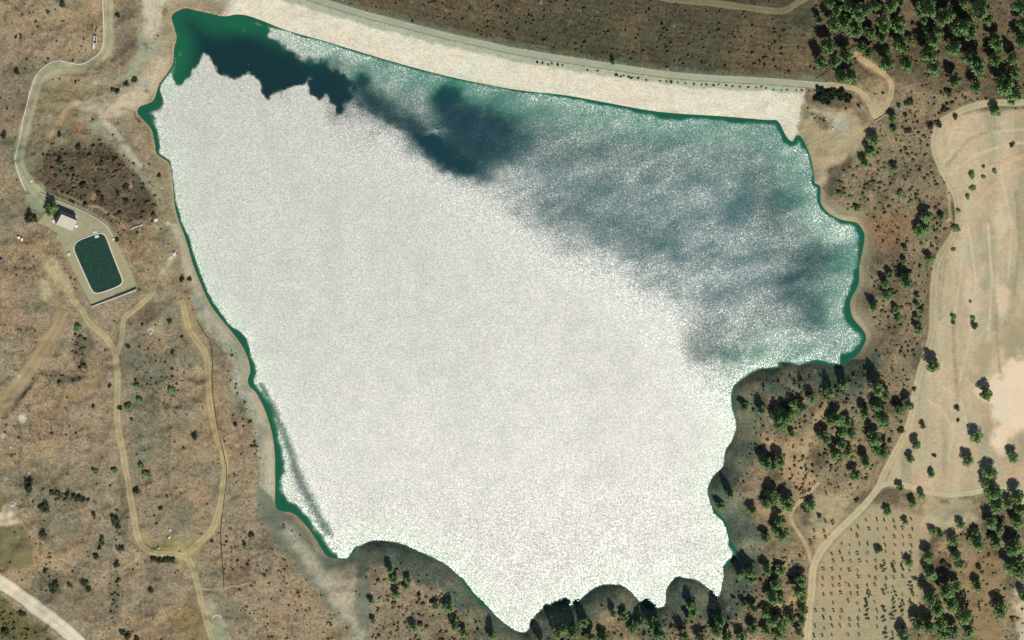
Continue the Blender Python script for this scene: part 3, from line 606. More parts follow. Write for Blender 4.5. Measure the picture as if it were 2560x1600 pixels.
fd = 1-sstep(-16, 14, f+16*wn1+4)                                   # softer towards the north-east
m = np.where((WU > 700) & (WV < 0.35*WU-70), fd, m)
wind = wind*(1-m)
for a in ((445,135,5,9,0),(450,90,4,4,0),(606,78,2,4,0),(642,62,16,7,15),(620,160,3,3,0)): wb(*a, 0.75, .8)
# calm rim under the banks
ca = np.array(CALMW, float); num = 0; den = 0
for a, b_, w_ in ca:
    k = 1.0/(((WU-a)**2+(WV-b_)**2)**3+1e4); num = num+k*w_; den = den+k
cw = num/den
f = inner/MPP - cw*(0.50+0.6*wn2) + 1.0
soft = np.clip(cw*0.5, 4, 13); wind = wind*np.clip((f+2.5+3*wn1*np.clip(cw/6, 0, 1))/(soft+2.5), 0, 1)
wind = np.clip(wind, 0, 1)
chop = np.full(WU.shape, 0.30)+0.27*mid + 0.30*sstep(1180, 1500, WV+0.06*WU)+0.3*(1-sstep(0, 40, f))
pw = fbm(WU*0.5+WV, (WU-WV*0.5)*0.4, 20, 7, 4); wind = np.clip(wind+0.055*mid*pw*(wind > 0.12), 0, 1)
chop = np.clip(chop, 0, 1.25)
deep = sstep(2, 26, inner+6*wn2)
cA = lin(20,86,64); cB = lin(10,46,50); cM = lin(44,116,104)
wc = cA*(1-deep[..., None])+cB*deep[..., None]
nearE = mid*(1-sstep(4, 60, inner)); nearE = nearE*sstep(0.32, 0.5, wind); nearE = np.maximum(nearE, 0.6*mid*(1-sstep(150, 330, WV-0.25*(WU-900)))*sstep(0.32, 0.5, wind)); wc = wc*(1-0.75*nearE[..., None])+cM*0.75*nearE[..., None]
dk = mid[..., None]*(1-sstep(0.3, 0.5, wind))[..., None]*sstep(3, 14, inner)[..., None]; wc = wc*(1-dk*.8)+lin(16,58,70)*dk*.8
blue = np.clip(mid*sstep(20, 70, inner)*sstep(0.25, 0.5, wind), 0, 1)[..., None]; wc = wc*(1-0.7*blue)+lin(40,94,100)*0.7*blue
gr = np.clip(gauss(WU, WV, 445, 150, 22, 70)+gauss(WU, WV, 600, 60, 60, 16, 10)*1.0, 0, 1)[..., None]; wc = wc*(1-gr*.8)+lin(20,96,62)*gr*.8
wi_ = np.arange(WU.size).reshape(WU.shape); wq = np.stack([wi_[:-1, :-1], wi_[:-1, 1:], wi_[1:, 1:], wi_[1:, :-1]], -1).reshape(-1, 4)
wk = (wd_[:-1, :-1].ravel() < 4.0); wq = wq[wk]; used, inv = np.unique(wq, return_inverse=True)
WP = g(WU, WV, 0.0).reshape(-1, 3)
tag(mesh_np('lake_water', WP[used], inv.reshape(wq.shape), WATER, None, {'tone': wc.reshape(-1, 3)[used], 'wind': wind.ravel()[used], 'chop': chop.ravel()[used]}), kind='structure')

# ---------------------------------------------------------------- tracks and crest road: strips lying on the ground
def sample(arr, u, v):
    i = np.clip(np.searchsorted(us, u)-1, 0, len(us)-1); j = np.clip(np.searchsorted(vs, v)-1, 0, len(vs)-1); return arr[i, j]
def strip(name, line_, w, cr, cm, lift=0.10, hard=False, mat=SOIL, profile=None, tex=0.28, wvar=0.16):
    L = crom(line_, 2); seg = np.r_[0, np.cumsum(np.hypot(*np.diff(L, axis=0).T))]
    t = np.arange(0, seg[-1], 5.0); x = np.interp(t, seg, L[:, 0]); y = np.interp(t, seg, L[:, 1])
    for _ in range(3): x[1:-1] = (x[:-2]+2*x[1:-1]+x[2:])/4; y[1:-1] = (y[:-2]+2*y[1:-1]+y[2:])/4
    tx_ = np.gradient(x); ty_ = np.gradient(y); ln = np.hypot(tx_, ty_); nx, ny = -ty_/ln, tx_/ln
    prof = profile or [(-0.62, None), (-0.47, 0.55), (-0.30, 1.0), (-0.17, 1.0), (0.0, 0.0), (0.17, 1.0), (0.30, 1.0), (0.47, 0.55), (0.62, None)]
    vs_, cs_, ts_ = [], [], []
    wj = 1+wvar*fbm(x, y, 60, 4, 2)*2; wj2 = 1+wvar*fbm(x+999, y, 45, 2, 2)*2
    a, b_ = lin(*cr, k=A), lin(*cm, k=A)
    for (o_, kk) in prof:
        ww = w*np.where(o_ < 0, wj, wj2)*o_
        px_, py_ = x+nx*ww, y+ny*ww
        hh = hat(px_, py_) + (lift if kk is not None or hard else 0.02)
        vs_.append(g(px_, py_, hh))
        gc = sample(C, px_, py_)
        if kk is None: c_ = gc
        else: c_ = b_*(1-kk)+a*kk+0*gc
        if kk is not None and not hard: c_ = c_*0.85+gc*0.15
        cs_.append(c_*(1+0.10*fbm(px_, py_, 30, 5, 2))[:, None]); ts_.append(np.full(len(x), tex))
    m_ = len(prof); n_ = len(x); VV = np.stack(vs_, 1).reshape(-1, 3); CC = np.stack(cs_, 1).reshape(-1, 3); TT = np.stack(ts_, 1).ravel()
    ii = np.arange(n_*m_).reshape(n_, m_); q = np.stack([ii[:-1, :-1], ii[1:, :-1], ii[1:, 1:], ii[:-1, 1:]], -1).reshape(-1, 4)
    return mesh_np(name, VV, q, mat, None, {'tone': CC, 'mottle': TT}, smooth=True)
lf = 0.10
for k_, (w_, ln_, cr, cm) in TR.items():
    lf += 0.012
    tag(strip(k_, ln_, w_, cr, cm, lift=lf, tex=0.2 if k_ == 'chalk_road' else 0.3), kind='structure')
cl = [tuple(p) for p in CREST[::3] if p[0] > 560]
o = strip('crest_road', cl, CRESTW, (160,160,138), (166,166,144), lift=0.12, hard=True, tex=0.18, wvar=0.0,
          profile=[(-0.5, 0.0), (-0.46, 1.0), (-0.2, 0.5), (0.0, 1.0), (0.2, 0.5), (0.46, 1.0), (0.5, 0.0)])
tag(o, kind='structure')

# ---------------------------------------------------------------- low scrub (uncountable)
def scrub():
    M = 110000; u = rng.uniform(-50, 2610, M); v = rng.uniform(-50, 1650, M)
    dn = sample(DN, u, v); ok = (rng.random(M) < np.clip(dn, 0, 3)*0.30) & (sample(dS, u, v) > 1.5)
    u, v, dn = u[ok], v[ok], dn[ok]
    n_ = len(u); r = 0.26+0.95*rng.random(n_)**3.0*(0.6+0.55*np.clip(dn, 0, 1.8))+1.3*(rng.random(n_) < 0.05)*(dn > 1.05)*rng.random(n_); 
    bm = bmesh.new(); bmesh.ops.create_icosphere(bm, subdivisions=1, radius=1.0)
    bv = np.array([q.co[:] for q in bm.verts]); bf = np.array([[q.index for q in f.verts] for f in bm.faces]); bm.free()
    bases = [bv*(1+0.28*(rng.random((len(bv), 1))-0.5)*2) for _ in range(6)]
    pick = rng.integers(0, 6, n_); B = np.array(bases)[pick]
    an = rng.uniform(0, 6.28, n_); c_, s_ = np.cos(an)[:, None], np.sin(an)[:, None]
    sx = (r*(0.8+0.6*rng.random(n_)))[:, None]; sy = (r*(0.8+0.5*rng.random(n_)))[:, None]
    X = B[..., 0]*sx; Y = B[..., 1]*sy; Z = B[..., 2]*(r*0.85)[:, None]
    base = g(u, v, hat(u, v)+r*0.35)
    Vv = np.stack([X*c_-Y*s_+base[:, None, 0], X*s_+Y*c_+base[:, None, 1], Z+base[:, None, 2]], -1).reshape(-1, 3)
    F = (bf[None]+(np.arange(n_)*len(bv))[:, None, None]).reshape(-1, 3)
    pal = np.array([lin(84,78,58), lin(98,88,66), lin(76,78,56), lin(100,86,68), lin(86,90,64)])
    cc = pal[rng.integers(0, 5, n_)]*(0.8+0.5*rng.random(n_))[:, None]
    CC = np.repeat(cc, len(bv), 0)
    o = mesh_np('scrub', Vv, F, SOIL, None, {'tone': CC, 'mottle': np.full(len(CC), 0.5)})
    return tag(o, 'low dry scrub dotted thickly over all the banks and slopes', 'scrub', kind='stuff')
scrub()

# ---------------------------------------------------------------- trees and bushes
def crown_mesh(name, mat, lobes, nleaf, leaf, seed):
    r_ = np.random.default_rng(seed); V_ = []; F_ = []; k = 0
    for (lx, ly, lz, lr, lh) in lobes:
        n_ = int(nleaf*lr*lr*2.6)
        for _ in range(n_):
            d = r_.normal(size=3); d /= np.linalg.norm(d); rad = (0.45+0.55*r_.random()**0.5)*(0.85+0.3*r_.random())
            c = np.array([lx+d[0]*lr*rad, ly+d[1]*lr*rad, lz+d[2]*lh*rad])
            nrm = d*0.7+r_.normal(size=3)*0.55+np.array([0, 0, .35]); nrm /= np.linalg.norm(nrm)
            a = np.cross(nrm, r_.normal(size=3)); a /= np.linalg.norm(a); b = np.cross(nrm, a)
            s = leaf*(0.6+0.8*r_.random()); s2 = s*(0.5+0.5*r_.random())
            V_ += [c-a*s, c-b*s2, c+a*s, c+b*s2]; F_.append([k, k+1, k+2, k+3]); k += 4
    o = mesh_np(name, np.array(V_), np.array(F_), mat); me = o.data; bpy.data.objects.remove(o); return me
def lobes_pine(seed):
    r_ = np.random.default_rng(seed); L = [(0, 0, 1.35, .62, .85)]
    n_ = r_.integers(6, 9); a0 = r_.random()*6.28
    for i in range(n_):
        a = a0+i*2*math.pi/n_+r_.normal()*.25; rr = .45+.22*r_.random(); L.append((math.cos(a)*rr, math.sin(a)*rr, .85+.75*r_.random(), .30+.17*r_.random(), .34+.18*r_.random()))
    for i in range(3): L.append((r_.normal()*.2, r_.normal()*.2, 1.95+.35*r_.random(), .28, .28))
    return L
def lobes_bush(seed):
    r_ = np.random.default_rng(seed); return [(r_.normal()*.38, r_.normal()*.38, .5+.25*r_.random(), .42+.2*r_.random(), .38) for _ in range(6)]
def lobes_small(seed):
    r_ = np.random.default_rng(seed); return [(r_.normal()*.36, r_.normal()*.36, 1.2+.4*r_.random(), .30+.15*r_.random(), .35) for _ in range(6)]
EVER = leafmat('evergreen_leaves', (0.012, 0.026, 0.014), (0.026, 0.050, 0.026), (0.018, 0.034, 0.020))
CR = {'evergreen': [crown_mesh('foliage', EVER, lobes_bush(140+i), 190, .13, i) for i in range(3)],
      'pine': [crown_mesh('crown', PINE, lobes_pine(10+i), 230, .105, i) for i in range(7)],
      'bush': [crown_mesh('foliage', BUSHM, lobes_bush(40+i), 120, .13, i) for i in range(5)],
      'green': [crown_mesh('foliage', PINE, lobes_bush(60+i), 120, .13, i) for i in range(3)],
      'small': [crown_mesh('crown', OLIVE, lobes_small(80+i), 95, .14, i) for i in range(5)]}
def trunk_mesh(h, r, limbs, seed, name='trunk'):
    r_ = random.Random(seed); bm = bmesh.new()
    tube(bm, (0, 0, -.15), (0.03, 0.02, h*.55), r, r*.72, 7); tube(bm, (0.03, 0.02, h*.55), (0, .05, h), r*.72, r*.3, 7)
    for i in range(limbs):
        a = r_.random()*6.28; z = h*(.5+.4*r_.random()); tube(bm, (0, 0, z), (math.cos(a)*.5, math.sin(a)*.5, z+.28), r*.4, r*.12, 5)
    me = bpy.data.meshes.new(name); bm.to_mesh(me); bm.free(); me.materials.append(BARK); return me
TK = {'evergreen': [trunk_mesh(.5, .05, 4, 8, 'stem')], 'pine': [trunk_mesh(1.9, .075, 7, i) for i in range(3)], 'bush': [trunk_mesh(.5, .05, 4, 9, 'stem')], 'green': [trunk_mesh(.5, .05, 4, 8, 'stem')], 'small': [trunk_mesh(1.4, .06, 6, 7)]}
LEANU, LEANV = math.sin(AZ)*math.tan(TILT)/MPP, math.cos(AZ)*math.tan(TILT)/MPP    # map shift per metre of height
HC = {'evergreen': .55, 'pine': 1.5, 'bush': .55, 'green': .55, 'small': 1.3}
def plant(kind, u, v, r, name, tall=1.0):
    """u, v: where the middle of the crown is seen; the foot stands up-sun of it"""
    hc = HC[kind]*r*(1.3 if kind == 'pine' else 1.1)*(tall if kind == 'pine' else 1); bu, bv_ = u-LEANU*hc, v-LEANV*hc
    e = empty(name, bu, bv_, random.uniform(0, 6.28))
    s = r*random.uniform(.93, 1.07)*((1.66 if tall > 1.4 else 1.55 if tall > 1 else 1.33) if kind == 'pine' else 1.25 if kind in ('bush', 'green', 'evergreen') else 1.15); tl = tall if kind == 'pine' else 1.0; e.scale = (s, s, s*random.uniform(.9, 1.12)*tl)
    for nm, me in (('crown' if kind in ('pine', 'small') else 'foliage', random.choice(CR[kind])), ('trunk' if kind in ('pine', 'small') else 'stem', random.choice(TK[kind]))):
        o = bpy.data.objects.new(nm, me); o.parent = e; COL.objects.link(o)
    return e
ORD = ['first','second','third','fourth','fifth','sixth','seventh','eighth','ninth','tenth','eleventh','twelfth','thirteenth','fourteenth','fifteenth','sixteenth','seventeenth','eighteenth','nineteenth','twentieth']
def grove(items, name, desc, cat, group, place, rowh, kind_of=lambda s: 'pine', flat=False):
    """items: (u, v, size).  Label each by its row and place in the row."""
    it = sorted(items, key=lambda q: q[1]); rows = []; cur = []; y0 = None
    for q in it:
        if y0 is None or q[1]-y0 > rowh: cur = []; rows.append(cur); y0 = q[1]
        cur.append(q)
    for ri, row in enumerate(rows):
        row.sort(key=lambda q: q[0])
        for ci, q in enumerate(row):
            k = kind_of(q[2]); e = plant(k, q[0], q[1], q[2], name, 1.5 if 'north-east' in place else 1.2 if 'wood' in place or 'headland' in place else 1.0)
            a = '' if len(row) == 1 else f'{ORD[ci]} from left in '
            rr = f'{ORD[ri]} row down' if len(row) > 1 else f'alone in {ORD[ri]} row down'
            if len(rows) == 1: rr = 'the line'
            tag(e, f'{desc(q[2])}, {a}{rr} {place}', cat, group)
def Z(x0, y0, L, s=3.78): return [(x0+a/s, y0+b/s, c) for a, b, c in L]
s_, m_, L_, X_ = 2.0, 3.0, 4.0, 5.0
big = lambda s: 'large pine' if s >= 4.5 else 'broad pine' if s >= 3.8 else 'rounded pine' if s >= 2.8 else 'small pine'

NE = Z(1920, 0, [(580,30,m_),(480,190,s_),(620,230,L_),(850,130,L_),(720,220,L_),(820,290,L_),(920,80,m_),(1010,60,m_),(1160,50,L_),(1250,15,m_),(1090,220,L_),(1230,250,L_),(970,320,m_),(1080,370,m_),(1260,430,L_),
 (560,440,L_),(740,530,L_),(880,450,m_),(950,500,m_),(1120,590,L_),(1300,590,L_),(1500,80,X_),(1440,120,m_),(1700,150,L_),(1630,185,L_),(1560,390,L_),(1510,500,L_),(1560,640,L_),(1750,460,L_),(1830,240,L_),(1790,290,m_),(1910,320,L_),
 (1990,110,X_),(2070,190,m_),(2150,400,L_),(2180,480,m_),(1890,560,L_),(1970,620,L_),(2000,700,m_),(1960,820,m_),(2140,570,m_),(2240,820,X_),(2340,890,L_),(2380,60,L_),(2400,220,m_),(2400,400,L_),(1750,760,m_),(780,730,L_),(680,730,m_),(490,590,m_),(620,590,m_),(1490,290,s_),(1470,190,s_),(2330,700,m_),(1600,300,m_),(640,100,m_),(760,60,m_),(2300,560,m_),(1340,380,s_),(2020,30,m_),(1850,30,m_),(1110,480,s_)])
grove(NE, 'pine_tree', big, 'tree', 'pines of the north-east wood', 'of the north-east wood', 24)
EA = Z(1920, 0, [(2150,1060,L_),(2300,960,m_),(1180,1130,m_),(1000,1340,L_),(970,1440,L_),(1190,1230,s_)])+Z(1920, 400, [(910,30,m_),(1200,90,m_),(840,470,s_+.3),(1490,550,L_),(1480,660,X_),(1430,690,L_),(1640,550,s_+.4),(1300,850,s_),(1290,970,s_),(1520,940,m_),(1150,1100,m_),(1110,1180,m_),(1310,1170,X_),(1130,1290,L_),(1410,1300,s_),(1410,1370,s_),(1450,1440,s_),(1400,1490,s_),(1210,1430,m_),(1230,1500,m_),(1000,1400,m_)])+Z(1920, 800, [(1420,90,m_)])
grove(EA, 'pine_tree', big, 'tree', 'pines between the lake and the farm track', 'between east shore and farm track', 40)
FI = Z(1920, 800, [(1560,440,X_-.4),(2070,710,X_-.6),(1970,1120,L_),(1890,1340,L_),(2320,1310,L_-.3),(1400,1190,L_-.6),(1465,1010,s_),(1345,1320,m_-.3),(1550,1470,m_-.3),(2100,1460,X_)])+Z(1920, 1200, [(1130,310,m_+.2),(1300,400,s_+.2),(1250,90,m_),(1370,230,m_),(1450,150,m_-.4),(1820,430,m_),(1565,500,m_),(1630,530,s_),(1330,790,m_),(1510,740,L_-.3),(1540,910,X_-.4)])
grove(FI, 'field_pine', lambda s: 'big round field pine' if s > 3.8 else 'medium field pine' if s > 2.5 else 'small field pine', 'tree', 'pines scattered over the tan field', '', 18)
SE = Z(1920, 1200, [(1780,720,m_+.4),(1750,580,m_),(1980,600,L_),(2130,130,X_),(2160,240,X_),(2270,230,m_),(2350,160,L_),(2390,280,L_),(2100,420,L_),(2190,470,m_),(2150,600,L_),(2360,400,L_),(2330,660,X_),(2370,850,X_),(1980,1010,m_),(1780,1000,m_),(1690,1060,X_),(1530,1130,L_),(1740,1190,L_),(1600,1240,L_),(1850,1290,X_),(1900,1440,L_),(1640,1360,L_),(1430,1370,L_),(2190,1240,X_-.5),(1290,1490,L_),(1530,1400,L_),(1750,1440,L_),(2410,1100,m_),(1810,790,m_),(1960,500,s_+.3),(1660,1470,m_),(2060,30,m_),(2270,820,m_)])
grove(SE, 'pine_tree', big, 'tree', 'pines of the south-east wood', 'of the south-east wood', 24)
CE = Z(1640, 860, [(1540,930,L_),(1640,920,L_),(1710,890,m_),(1560,1010,L_),(1690,980,m_),(1830,810,m_),(1710,1130,s_),(2170,690,s_)], 5.04)+Z(1920, 800, [(1320,800,m_),(1240,860,m_),(1040,660,L_),(1030,820,m_),(1110,720,m_),(910,880,m_),(1080,930,L_),(1100,980,m_),(1000,1130,L_),(1090,1260,L_),(1020,1220,m_),(920,1340,m_),(650,950,L_),(590,960,m_),(750,980,m_),(540,1120,m_+.4),(700,1180,m_),(640,1270,L_),(760,1260,m_),(820,1460,m_),(790,1070,m_),(700,1070,m_),(480,1080,s_)])
grove(CE, 'pine_tree', big, 'tree', 'pines on the headland south of the east cove', 'of the east headland', 22)
CS = Z(1640, 1150, [(1400,60,L_),(1480,90,m_),(1560,20,m_),(1340,10,m_),(1480,480,L_),(1660,570,L_),(1390,560,m_),(1210,640,m_),(1380,990,m_),(1550,770,m_),(1580,940,L_),(1520,880,m_),(1950,580,m_)], 5.04)+Z(1640, 1300, [(1520,830,L_),(1470,990,L_),(1560,1010,m_),(1830,790,L_),(1790,890,L_),(1850,980,m_),(1860,1150,m_),(1570,640,m_),(1400,640,m_),(1230,1120,m_-.4),(1110,1070,s_),(1390,1180,m_),(1480,1280,L_),(1560,1340,L_),(1550,1430,L_),(1700,1250,m_),(1840,1270,s_+.3),(1800,1410,s_+.4),(430,1090,m_-.4),(470,1140,s_),(400,1220,s_),(760,1400,m_),(890,1490,m_),(1390,1400,m_),(1080,1490,m_),(1230,1390,m_),(350,1470,m_),(560,1500,m_),(30,1430,m_),(800,1280,m_+.3),(1180,660,m_)], 5.04)+Z(1200, 1300, [(1820,1230,s_),(1680,1180,s_),(1180,1430,L_),(980,1440,m_),(2170,1340,L_),(2240,1440,L_),(1400,1490,m_),(1930,1390,m_),(1560,1500,m_)], 5.04)
grove(CS, 'pine_tree', big, 'tree', 'pines of the southern shore wood', 'of the southern shore wood', 22)
SW = Z(640, 1200, [(1330,1090,m_),(1825,1220,L_),(1700,1200,m_),(1885,1400,m_+.4),(1490,1400,m_-.3),(1110,1340,s_),(1420,1020,s_+.3),(1960,1460,m_),(1270,860,m_-.4),(1440,960,m_-.5),(1090,1150,s_)])
grove(SW, 'pine_tree', big, 'tree', 'pines on the south-west point', 'of the south-west point', 26)

BK = [(1862,1022,3.2),(1905,1028,3.6),(1945,1030,3.4),(1985,1012,3.2),(2030,1000,3.4),(2075,985,3.6),(2110,965,3.4),(1800,1268,3.2),(1825,1240,3.0),(1880,1455,3.4),(1850,1440,3.2),(1735,1535,3.4),(1560,1545,3.4),(1600,1560,3.6),(1640,1570,3.4),(1460,1560,3.4),(1410,1575,3.4),(1350,1600,3.4),(985,1450,3.0),(1230,1590,3.2)]
grove(BK, 'bank_pine', lambda s: 'dark bank pine', 'tree', 'tall pines on the crest of the south banks', 'along the south banks', 40)
# orchard: small trees set out in rows
orch = []
for r_i, y in enumerate(np.arange(1302, 1612, 20.5)):
    for x in np.arange(2036+(r_i % 2)*2, 2300, 22.0):
        xx = x+random.uniform(-3, 3)+0.10*(1600-y)*0; yy = y+random.uniform(-3, 3)
        if pdist(np.array([xx]), np.array([yy]), ORCH, True)[0] > -5 or pdist(np.array([xx]), np.array([yy]), TR['farm_track'][1])[0] < 15: continue
        if random.random() < .15: continue
        orch.append((xx, y+0.01*len(orch)*0, random.uniform(0.8, 1.3)+(1.0 if xx > 2150 and y > 1420 and random.random() < .6 else 0)))
# exact rows for the labels, small jitter in planting
rows = {}
for q in orch: rows.setdefault(round(q[1]), []).append(q)
for ri, y in enumerate(sorted(rows)):
    for ci, q in enumerate(sorted(rows[y])):
        e = plant('small', q[0], q[1]+random.uniform(-3, 3), q[2], 'orchard_tree')
        tag(e, f'{"fuller" if q[2] > 1.9 else "thin"} young orchard tree, {ORD[ci]} from left in the {ORD[ri]} row down', 'orchard tree', 'young trees in the orchard rows')
# extra saplings west of the orchard
grove(Z(1640, 1150, [(2000,985,1.3),(2140,980,1.2),(2120,900,1.2),(1950,1050,1.6),(2230,800,1.3),(2140,780,1.2),(2000,900,1.1),(2150,430,1.2),(1840,410,2.2)], 5.04), 'sapling', lambda s: 'thin sapling on pale ground', 'sapling', 'saplings beside the farm track fork', 'by the track fork', 20, lambda s: 'small')

# bushes, east
EB = Z(1920, 0, [(1330,970,2.6),(1320,1230,2.6),(1540,1190,2.5),(1620,1180,2.0),(1770,1110,2.0),(1235,1005,1.8),(1680,1040,1.7),(1700,870,2.4),(1690,980,1.0),(1300,1090,1.5),(2310,1370,1.6),(740,1030,1.0),(860,1005,1.3),(1090,880,1.2)])
grove(EB, 'bush', lambda s: 'rounded dark bush' if s > 2 else 'small dark bush', 'bush', 'bushes east of the dam', 'east of the dam', 14, lambda s: 'bush')
EB = Z(1920, 400, [(920,365,1.4),(780,355,1.6),(1260,320,3.0),(1770,650,2.4),(1680,660,1.5),(1930,135,2.7),(2030,160,1.6),(2140,100,1.8),(2030,65,1.2),(1940,265,2.0),(1890,340,1.8),(1805,485,1.6),(1750,850,1.2),(1605,845,1.3),(680,320,1.8),(1750,1480,2.0),(1940,1500,1.8),(1915,1340,1.0)])
grove(EB, 'bush', lambda s: 'rounded green bush' if s > 1.9 else 'small green bush', 'bush', 'bushes near the field track fork', 'near the track fork', 16, lambda s: 'green')
EB = Z(1920, 800, [(1750,15,1.8),(1960,60,2.4),(1935,10,1.4),(1255,1050,2.4),(1780,830,2.0),(1800,950,1.4),(1570,1280,1.4),(1150,1140,1.5),(1380,660,1.5)])+Z(1920, 1200, [(1045,650,3.0),(1650,790,2.6),(840,190,1.6),(490,340,1.6),(360,260,3.4),(2000,830,1.6),(2310,1300,1.6),(1390,930,1.3),(1460,930,2.0),(1720,820,1.6),(2210,380,2.2)])
grove(EB, 'bush', lambda s: 'rounded dark bush' if s > 2 else 'small dark bush', 'bush', 'bushes about the farm fields', 'about the farm fields', 14, lambda s: 'bush')
# trees and bushes, west
WB = Z(0, 800, [(730,85,2.8),(1285,570,1.4),(1300,630,2.2),(1325,760,2.2),(1205,815,2.6),(1135,830,2.0),(1040,625,1.8),(1630,670,2.8),(1605,15,1.6),(1840,1115,2.0),(2220,990,1.4),(900,1430,2.5),(1090,1430,2.2),(1325,1375,2.3),(1390,1470,3.0),(1210,250,1.6),(1720,160,1.4),(880,820,1.5),(1240,935,1.2)])
grove(WB, 'shrub', lambda s: 'round green shrub' if s > 2.4 else 'small green shrub', 'shrub', 'shrubs on the west slope', 'of the west slope', 18, lambda s: 'green' if s > 2.15 else 'bush')
WB = Z(0, 1200, [(290,20,2.6),(265,90,3.2),(410,265,3.6),(890,320,2.1),(1080,370,3.3),(1105,430,2.6),(1285,110,2.4),(410,510,3.0),(1100,800,2.2),(900,720,2.4),(945,640,1.6),(960,590,1.8),(965,540,1.6),(430,860,2.0),(510,1000,2.8),(800,970,2.6),(840,1040,1.8),(1425,1050,1.9),(215,1270,2.0),(1515,265,1.6),(500,1060,2.0),(1140,650,2.0),(700,150,2.0),(560,130,1.8),(640,140,1.8),(790,190,2.0),(740,170,2.2),(1200,1490,2.6),(1290,1495,2.0),(1165,1440,2.2),(2380,520,2.2),(2310,600,1.8),(660,1000,1.6),(50,1440,2.4),(2145,585,1.2),(2000,580,1.2)])
grove(WB, 'shrub', lambda s: 'round dark shrub' if s > 2.4 else 'small dark shrub', 'shrub', 'shrubs of the south-west slope', 'of the south-west slope', 16, lambda s: 'bush')
WB = Z(0, 1200, [(1440+38*i, 752+random.uniform(-8, 8), 1.7+.5*random.random()) for i in range(6)])
grove(WB, 'shrub', lambda s: 'very dark shrub', 'shrub', 'dark hedge below the crossroads', 'of hedge below the crossroads', 18, lambda s: 'bush')
WB = Z(0, 400, [(690,85,1.8),(780,240,2.6),(930,320,1.7),(970,370,1.8),(1190,265,2.4),(1120,315,2.0),(1185,385,2.2),(570,5,2.4),(275,545,3.2),(330,560,2.0),(1105,760,1.5),(900,200,1.6),(1725,1130,2.2),(1790,1130,1.6),(690,400,1.0),(520,150,1.4),(1500,150,1.6)])+Z(0, 0, [(590,40,2.4),(160,690,1.6),(195,330,1.2),(150,350,1.1),(450,120,1.3),(455,555,1.1),(1110,150,1.6),(1270,760,1.9),(1200,790,2.0),(1110,860,2.2),(1060,850,1.6),(690,575,1.0),(335,205,1.2),(560,1280,1.8),(740,1390,1.8),(40,1280,2.2)])
grove(WB, 'shrub', lambda s: 'round dark shrub' if s > 1.9 else 'small dark shrub', 'shrub', 'shrubs of the north-west slope', 'of the north-west slope', 16, lambda s: 'bush')
tag(plant('pine', 131, 519, 3.4, 'pine_tree'), 'dark green pine close beside the west corner of the pump house', 'tree')
tag(plant('pine', 126, 534, 3.2, 'pine_tree'), 'green pine just south of the darker one beside the pump house', 'tree')
tag(plant('pine', 1533, 158, 1.6, 'pine_tree'), 'lone small tree on the dam crest road edge', 'tree')
SPG = [(2052,222,2.6),(2060,232,2.8),(2050,240,3.0),(2062,246,3.0),(2044,246,2.4),(2056,254,2.2),(2072,236,2.6),(2082,230,2.3),(2080,244,2.6),(2093,236,2.8),(2104,232,2.4),(2102,246,2.6),(2114,240,2.6),(2126,242,2.2),(2122,250,2.0)]  # eastern evergreens are added to fill in the big dark shadow beside the clump
grove(SPG, 'evergreen', lambda s: 'dark evergreen', 'tree', 'dark evergreens at the dam east end', 'of partly shadow-filling clump, dam east end', 7, lambda s: 'evergreen')
WB = [(1220+0*i, 0, 0) for i in range(0)]
grove(Z(1280, 0, [(240,590,.9),(290,595,.8),(345,612,.9),(380,600,.9),(435,610,.9),(475,618,.8),(715,665,.8),(810,670,.7),(990,710,1.2),(1030,725,.8),(1055,712,.7),(1105,725,.9),(1130,738,.9),(1190,742,1.0),(1270,760,.8),(1400,770,.8),(1460,772,.7),(1505,778,1.2),(1570,778,.7)]), 'crest_shrub', lambda s: 'tiny grey shrub', 'shrub', 'tiny shrubs below the crest road', 'below crest road, west part', 60, lambda s: 'bush')
grove(Z(1280, 0, [(1640,790,.6),(1720,795,.8),(1790,800,.7),(1840,800,.8),(1905,805,.9),(1955,800,.7),(2025,805,.9),(2085,815,.7),(2150,820,.7),(2230,825,.8),(2310,825,.7),(2355,822,.8),(2400,835,.7)])+Z(1920, 0, [(50,850,.6),(130,855,.7),(180,850,.7),(270,855,.7),(320,858,.9),(390,860,.8)]), 'crest_shrub', lambda s: 'tiny grey shrub', 'shrub', 'tiny shrubs below the crest road', 'below crest road, east part', 60, lambda s: 'bush')

# ---------------------------------------------------------------- pump house, pond, walls, small structures
def world_xy(u, v, h): p = g(u, v, h); return Vector(p)
# pump house: roof corners seen at height 16, ground at 8
hb_, ht_ = 8.0, 16.2
rc = [world_xy(u, v, ht_) for u, v in ((153,536),(192,552),(183,576),(140,564))]
cx = sum((p.x for p in rc))/4; cy = sum((p.y for p in rc))/4
ex = (rc[1]-rc[0]); ang = math.atan2(ex.y, ex.x); wx = (ex.length+(rc[2]-rc[3]).length)/2; wy = ((rc[3]-rc[0]).length+(rc[2]-rc[1]).length)/2
ph = bpy.data.objects.new('pump_house', None); COL.objects.link(ph); ph.location = (cx, cy, hb_); ph.rotation_euler = (0, 0, ang)
tag(ph, 'tall flat roofed pump house with pale roof beside the yard pond', 'building')
bh = ht_-hb_
bm = bmesh.new(); box(bm, 0, 0, bh/2-0.6, wx, wy, bh+1.2-0.3); obj_bm('wall', bm, WALLM, ph)
bm = bmesh.new(); box(bm, 0, 0, bh-0.05, wx+.5, wy+.5, .34)
rf = obj_bm('roof', bm, ROOF, ph)
bm = bmesh.new()
for (x, y, sx, sy) in ((0, wy/2+.1, wx+.5, .25), (0, -wy/2-.1, wx+.5, .25), (wx/2+.1, 0, .25, wy-.05), (-wx/2-.1, 0, .25, wy-.05)): box(bm, x, y, bh+.24, sx, sy, .26)
p_ = obj_bm('parapet', bm, ROOF, rf)
